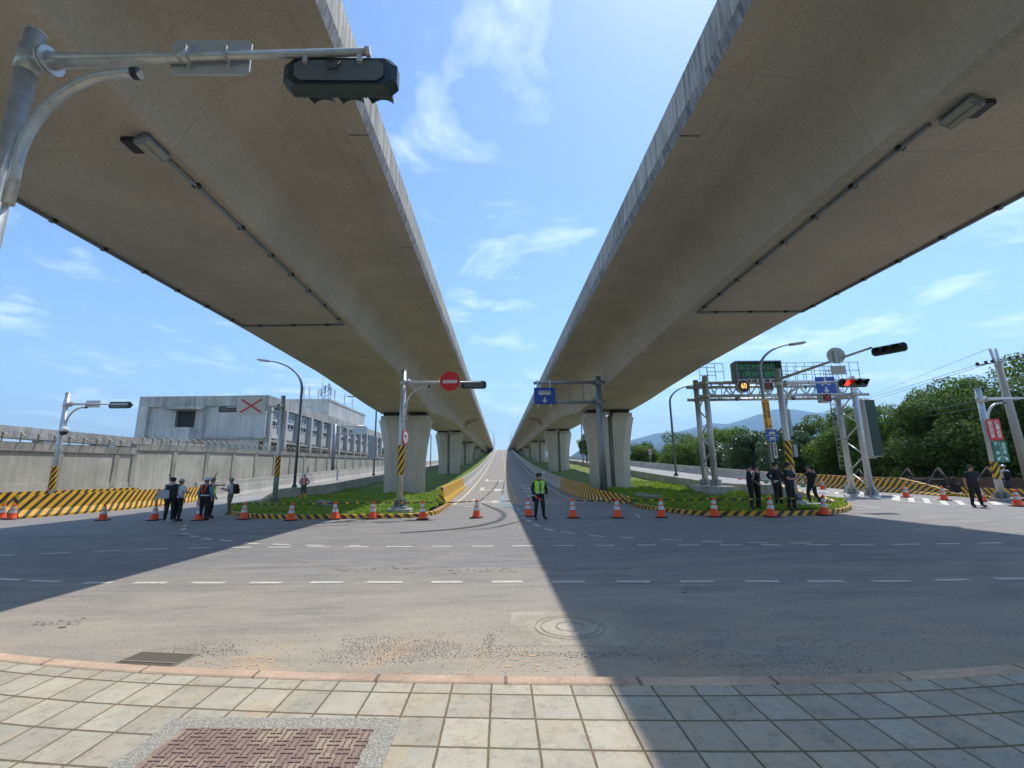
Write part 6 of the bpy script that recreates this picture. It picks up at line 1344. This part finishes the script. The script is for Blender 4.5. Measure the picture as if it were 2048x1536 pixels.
P4 = person('person in a lime vest and grey cap pointing to the right behind the blue shirt', place(417, 1037), 95, WHITEC, BLACKC, M['black'], 'cap', GREYC, dict(el=(-0.22, -0.28, 1.40), wl=(-0.20, -0.52, 1.41)), vest=LIME, height=1.76)
P5 = person('person in a white shirt and olive trousers wearing a black backpack and grey cap', place(457, 1029), 285, WHITEC, KHAKI, mat('shoe_grey', (0.2, 0.2, 0.2), 0.6), 'cap', GREYC, dict(er=(0.22, -0.14, 1.14), wr=(0.08, -0.34, 1.20), el=(-0.2, -0.12, 1.14), wl=(-0.05, -0.32, 1.22), kl=(-0.09, -0.04, 0.48), kr=(0.09, 0.0, 0.48)), height=1.74)
P6 = person('worker in an orange vest, white helmet and yellow boots standing on the grass', (-14.0, 33.0, 0.22), 5, LBLUE, GREENT, None, 'helmet', mat('helmet_white_bright', (0.75, 0.76, 0.78), 0.35), dict(el=(-0.34, 0.06, 1.15), wl=(-0.20, -0.02, 0.98), er=(0.34, 0.06, 1.15), wr=(0.20, -0.02, 0.98)), 'long', ORG, 1.74, 1.05, boots=BOOTY, vest_open=True)
P7 = person('policeman in a lime reflective vest and dark cap holding a red baton at the centre', place(1080, 1039), 12, NAVY, BLACKC, M['black'], 'cap', NAVY, dict(el=(-0.28, 0.02, 1.14), wl=(-0.22, -0.10, 0.92), hl=(0.4, -0.5, -0.6), er=(0.29, 0.03, 1.14), wr=(0.27, -0.05, 0.91), tl=(-0.1, 0, 0.88), kl=(-0.14, 0, 0.48), al=(-0.17, 0.03, 0.09), fl=(-0.18, -0.13, 0.035), kr=(0.14, 0, 0.48), ar=(0.17, 0.03, 0.09), fr=(0.24, -0.12, 0.035)), 'long', LIME, 1.71, 1.05, head_turn=70)
POL = 'policemen in dark uniforms on the right island'
P8 = person('policeman in short sleeves at the left of the group, seen in profile reaching down', place(1506, 1019, 0.15), 60, NAVY, BLACKC, M['black'], 'cap', NAVY, dict(er=(0.22, -0.10, 1.16), wr=(0.12, -0.30, 1.0), el=(-0.2, -0.12, 1.18), wl=(-0.05, -0.18, 1.42)), height=1.74, belly=1.1, group=POL)
P9 = person('bareheaded policeman half hidden with a hand raised to the face', place(1519, 1018, 0.15), 75, NAVY, BLACKC, M['black'], 'hair', None, dict(er=(0.22, -0.18, 1.22), wr=(0.06, -0.18, 1.44), el=(-0.2, -0.1, 1.16), wl=(-0.1, -0.3, 1.1)), height=1.72, belly=1.05, group=POL)
P10 = person('policeman in long sleeves with one hand on the hip, looking right', place(1560, 1012, 0.2), 15, NAVY, BLACKC, M['black'], 'cap', NAVY, dict(el=(-0.40, 0.05, 1.20), wl=(-0.22, -0.05, 1.0), hl=(0.5, -0.3, -0.8), er=(0.27, -0.02, 1.14), wr=(0.2, -0.12, 0.95)), 'long', height=1.80, head_turn=55, group=POL)
P11 = person('policeman with folded arms holding a paper beside the striped pole', place(1586, 1021, 0.18), 30, NAVY, BLACKC, M['black'], 'cap', NAVY, dict(el=(-0.27, -0.12, 1.14), wl=(-0.02, -0.26, 1.16), er=(0.28, -0.12, 1.15), wr=(0.20, -0.36, 1.2), kl=(-0.14, 0, 0.48), al=(-0.18, 0.03, 0.09), kr=(0.15, 0, 0.48), ar=(0.2, 0.03, 0.09), fr=(0.26, -0.1, 0.035)), height=1.76, belly=1.12, head_turn=30, group=POL)
P12 = person('policeman in profile walking left with a folder in the hand', place(1629, 1009, 0.15), 285, NAVY, BLACKC, M['black'], 'cap', NAVY, dict(hd0=(0, -0.05, 1.53), hd=(0, -0.08, 1.61), ht=(0, -0.08, 1.67), kl=(-0.1, -0.18, 0.52), al=(-0.1, -0.08, 0.12), fl=(-0.1, -0.24, 0.06), kr=(0.1, 0.02, 0.48), ar=(0.1, 0.24, 0.16), fr=(0.1, 0.14, 0.06), er=(0.24, 0.08, 1.14), wr=(0.22, -0.05, 0.92), el=(-0.24, -0.02, 1.13), wl=(-0.22, -0.16, 0.95)), height=1.70, group=POL)
P13 = person('policeman in short sleeves standing alone near the right edge of the photo', place(1956, 1014), -15, NAVY, BLACKC, M['black'], 'cap', NAVY, dict(el=(-0.25, 0.06, 1.13), wl=(-0.20, 0.10, 0.90), er=(0.25, 0.08, 1.13), wr=(0.14, 0.14, 0.95), kl=(-0.12, 0, 0.48), al=(-0.16, 0.03, 0.09), kr=(0.13, 0, 0.48), ar=(0.18, 0.03, 0.09), fr=(0.24, -0.12, 0.035)), height=1.74, belly=1.05, head_turn=20)
P14 = person('scooter rider in a white shirt and silver helmet seen from behind with a bag', (29.55, 26.3, 0.02), 150, WHITEC, BLACKC, M['black'], 'helmet', mat('helmet_silver', (0.5, 0.52, 0.55), 0.25, 0.3), dict(kl=(-0.2, -0.32, 0.80), kr=(0.2, -0.32, 0.80), al=(-0.22, -0.35, 0.36), ar=(0.22, -0.35, 0.36), fl=(-0.22, -0.5, 0.33), fr=(0.22, -0.5, 0.33), el=(-0.26, -0.2, 1.2), wl=(-0.28, -0.45, 1.12), er=(0.26, -0.2, 1.2), wr=(0.28, -0.45, 1.12)), height=1.7)
# things carried ------------------------------------------------------
def stick(name, label, cat, a, c, r_, m): b = MB(); b.tube([a, Vector(a).lerp(Vector(c), 0.5), c], r_, 8); o = b.build(name, m); tag(o, label, cat); return o
stick('carried_pole', 'black and yellow pole over the shoulder of the person in the navy vest', 'pole', W3(P1, (0.15, 0.05, 1.85)), W3(P1, (-0.42, -0.25, 0.75)), 0.022, M['black'])
stick('carried_pole', 'yellow tipped black pole raised behind the blue shirted person', 'pole', W3(P3, (-0.42, 0.02, 1.98)), W3(P3, (-0.20, 0.0, 1.45)), 0.022, M['strB'])
stick('baton', 'red traffic baton in the hand of the central policeman', 'baton', W3(P7, (-0.21, -0.13, 0.86)), W3(P7, (0.02, -0.30, 0.74)), 0.02, mat('baton_red', (0.8, 0.05, 0.03), 0.4))
def sheet(name, label, cat, c, w, h, rz, m, th=0.006, tilt=0.1): b = MB(); M3 = Matrix.Rotation(rz, 3, 'Z')@Matrix.Rotation(tilt, 3, 'X'); b.bbox(c, (w, th, h), 0.002, M3=M3); o = b.build(name, m); tag(o, label, cat); return o
sheet('poster_board', 'pale grey board held beside the white shirted person', 'board', W3(P1, (0.25, 0.12, 1.08)), 0.46, 0.34, 0.1, mat('board_grey', (0.42, 0.42, 0.48), 0.7), 0.015)
sheet('plastic_bag', 'pale plastic bag hanging from the hand of the blue shirted person', 'bag', W3(P3, (0.25, -0.02, 0.72)), 0.16, 0.28, 0.2, mat('bag_plastic', (0.55, 0.50, 0.48), 0.4), 0.07)
sheet('paper', 'white paper in the hand of the walking policeman', 'paper', W3(P12, (-0.24, 0.30, 0.72)), 0.24, 0.30, 0.6, M['white'], 0.005, 0.4)
sheet('paper', 'white paper held in the folded arms of a policeman', 'paper', W3(P11, (0.26, -0.36, 1.22)), 0.26, 0.05, 0.1, M['white'], 0.08)
sheet('paper', 'folded white paper at the hip of the policeman in long sleeves', 'paper', W3(P10, (-0.18, -0.14, 0.99)), 0.16, 0.04, 0.1, M['white'], 0.06)
bp = thing('backpack', 'black backpack worn by the person with olive trousers', 'backpack', W3(P5, (0, 0.2, 1.2)))
b = MB(); b.bbox(W3(P5, (0, 0.22, 1.20)), (0.32, 0.22, 0.48), 0.09, rz=R(285)); b.bbox(W3(P5, (0, 0.33, 1.10)), (0.24, 0.08, 0.26), 0.04, rz=R(285)); b.build('pack', BLACKC, bp)
b = MB()
for s_ in (-1, 1): b.tube([W3(P5, (s_*0.12, 0.14, 1.42)), W3(P5, (s_*0.12, 0.0, 1.47)), W3(P5, (s_*0.13, -0.14, 1.36)), W3(P5, (s_*0.15, -0.14, 1.15)), W3(P5, (s_*0.17, 0.05, 1.02))], 0.02, 6)
b.build('strap', BLACKC, bp)
bp = thing('backpack', 'dark bag on the back of the scooter rider', 'backpack', W3(P14, (0, 0.2, 1.2))); b = MB(); b.bbox(W3(P14, (-0.04, 0.2, 1.18)), (0.3, 0.2, 0.42), 0.08, rz=R(150)); b.build('pack', BLACKC, bp)
# harness and reflective bands
b = MB()
for s_ in (-1, 1): b.tube([W3(P3, (s_*0.10, -0.10, 1.43)), W3(P3, (s_*0.10, 0.05, 1.48)), W3(P3, (s_*0.09, 0.155, 1.36)), W3(P3, (s_*0.04, 0.165, 1.12))], 0.026, 6)
hn = b.build('harness', ORG); tag(hn, 'orange reflective harness over the dark vest of the blue shirted person', 'harness')
b = MB(); b.tube([W3(P2, (0.12, 0.0, 1.47)), W3(P2, (0.05, 0.165, 1.34)), W3(P2, (-0.08, 0.18, 1.15)), W3(P2, (-0.2, 0.1, 0.98))], 0.013, 6); o = b.build('strap', BLACKC); tag(o, 'thin black shoulder strap across the white shirted back', 'strap')
for Pp, mm in ((P7, M['refl']), (P3, M['refl'])):
    b = MB(); s_ = Pp.scale[0]; N = 20; V = []
    for z in (1.01, 1.055):
        for i in range(N): a = 2*math.pi*i/N; V.append((0.205*1.03*math.cos(a), 0.165*1.03*math.sin(a), z))
    b.add(V, [(i, (i+1) % N, N+(i+1) % N, N+i) for i in range(N)]); b.build('reflective_belt', mm, Pp, True)
b = MB()
for sx in (-0.07, 0.07): b.tube([(sx*1.1, -0.165, 1.06), (sx*1.1, -0.185, 1.2), (sx*0.9, -0.165, 1.36), (sx, -0.08, 1.45)], 0.012, 5)
b.build('reflective_stripe', M['refl'], P7, True)
b = MB(); b.tube([(0, -0.15, 1.0), (0, -0.18, 1.2), (0, -0.155, 1.36)], 0.02, 6); b.build('zip_panel', NAVY, P7, True)
b = MB(); b.bbox((-0.24, 0.02, 0.78), (0.08, 0.12, 0.22), 0.03); b.build('holster', BLACKC, P7, True)
# ------------------------------------------------------------------ mountains and distant things
def ridge(name, pts, Y, m, depth=1800, base=-20):
    b = MB(); V = []; n = len(pts); rows = 9; g = random.Random(3)
    W_ = []
    for i in range(n-1):
        for k in range(6):
            t = k/6; W_.append((pts[i][0]+(pts[i+1][0]-pts[i][0])*t, pts[i][1]+(pts[i+1][1]-pts[i][1])*t))
    W_.append(pts[-1]); n = len(W_)
    for j in range(rows):
        t = j/(rows-1)
        for i, (x, y) in enumerate(W_):
            p = atY(x, y, Y); h = p.z+g.uniform(-1, 1)*6*0; zz_ = base+(h-base)*(1-t)**1.15; xx = p.x*(1-0.25*t)+math.sin(i*1.3+j*2)*25*t; V.append((xx, Y-depth*t+math.sin(i*0.9)*120*t*(1-t)*4, zz_+math.sin(i*1.7+j*1.1)*22*t*(1-t)*4))
    F = [(j*n+i, j*n+i+1, (j+1)*n+i+1, (j+1)*n+i) for j in range(rows-1) for i in range(n-1)]
    nb_ = len(V); V += [(v[0], v[1]+depth*0.6, base) for v in V[:n]]; F += [(i+1, i, nb_+i, nb_+i+1) for i in range(n-1)]
    b.smooth = True; b.add(V, F); return struct(b.build(name, m))
M['mount'] = grassm('mountain_forest', (0.03, 0.05, 0.02), (0.04, 0.065, 0.025), (0.06, 0.08, 0.035))
t = NT(M['mount'])
for n_ in list(t.t.nodes):
    if n_.type == 'TEX_NOISE': n_.inputs['Scale'].default_value *= 0.004
    if n_.type == 'BUMP': n_.inputs['Distance'].default_value = 30
ridge('mountain', [(1120, 925), (1190, 905), (1260, 881), (1285, 874), (1310, 867), (1335, 866), (1352, 864), (1375, 859), (1395, 853), (1420, 846), (1455, 848), (1490, 838), (1515, 829), (1530, 827), (1545, 819), (1562, 818), (1590, 819), (1620, 824), (1650, 827), (1680, 829), (1750, 838), (1850, 850), (2000, 860), (2200, 870), (2500, 890)], 9500, M['mount'], 2200)
ridge('hill', [(1225, 930), (1262, 906), (1300, 895), (1345, 873), (1362, 867), (1400, 860), (1440, 857), (1480, 860), (1520, 868), (1600, 878), (1700, 885), (1900, 893), (2200, 900)], 6000, M['mount'], 1200)
ridge('hill', [(1100, 927), (1130, 921), (1155, 903), (1163, 899), (1172, 905), (1200, 906), (1230, 918)], 5200, M['mount'], 500)
dm = mat('distant_concrete', (0.35, 0.36, 0.38), 0.9)
for k, (x0, x1, yt, lab) in enumerate([(1267, 1276, 893, 'distant grey apartment block above the trees'), (1258, 1263, 896, 'smaller distant apartment block beside the pier')]):
    a = atY(x0, yt, 1500); c = atY(x1, yt+1, 1500); r_ = thing('apartment_block', lab, 'building', (a.x, 1500, 0)); b = MB(); b.box(((a.x+c.x)/2, 1510, a.z/2), (c.x-a.x, 18, a.z)); b.box(((a.x+c.x)/2, 1510, a.z+2), ((c.x-a.x)*0.5, 9, 4)); b.build('wall', dm, r_)
    b = MB(); n_ = 7
    for j in range(n_): b.box(((a.x+c.x)/2, 1500.8, a.z*(j+1)/(n_+1)), ((c.x-a.x)*0.86, 0.6, a.z*0.05))
    b.build('window', M['glass'], r_)
# ------------------------------------------------------------------ haze
hz = MB(); hz.box((0, 5200, 650), (19000, 14000, 1304)); ho = hz.build('haze', mat('haze', (1, 1, 1))); ho['kind'] = 'stuff'
ho.scale = (1, 1, 1)
hm = ho.data.materials[0]; ht = hm.node_tree; ht.nodes.clear(); o_ = ht.nodes.new('ShaderNodeOutputMaterial'); v_ = ht.nodes.new('ShaderNodeVolumePrincipled')
v_.inputs['Color'].default_value = (0.42, 0.70, 1.0, 1); v_.inputs['Density'].default_value = 0.00012; v_.inputs['Anisotropy'].default_value = 0.1; ht.links.new(v_.outputs[0], o_.inputs['Volume'])
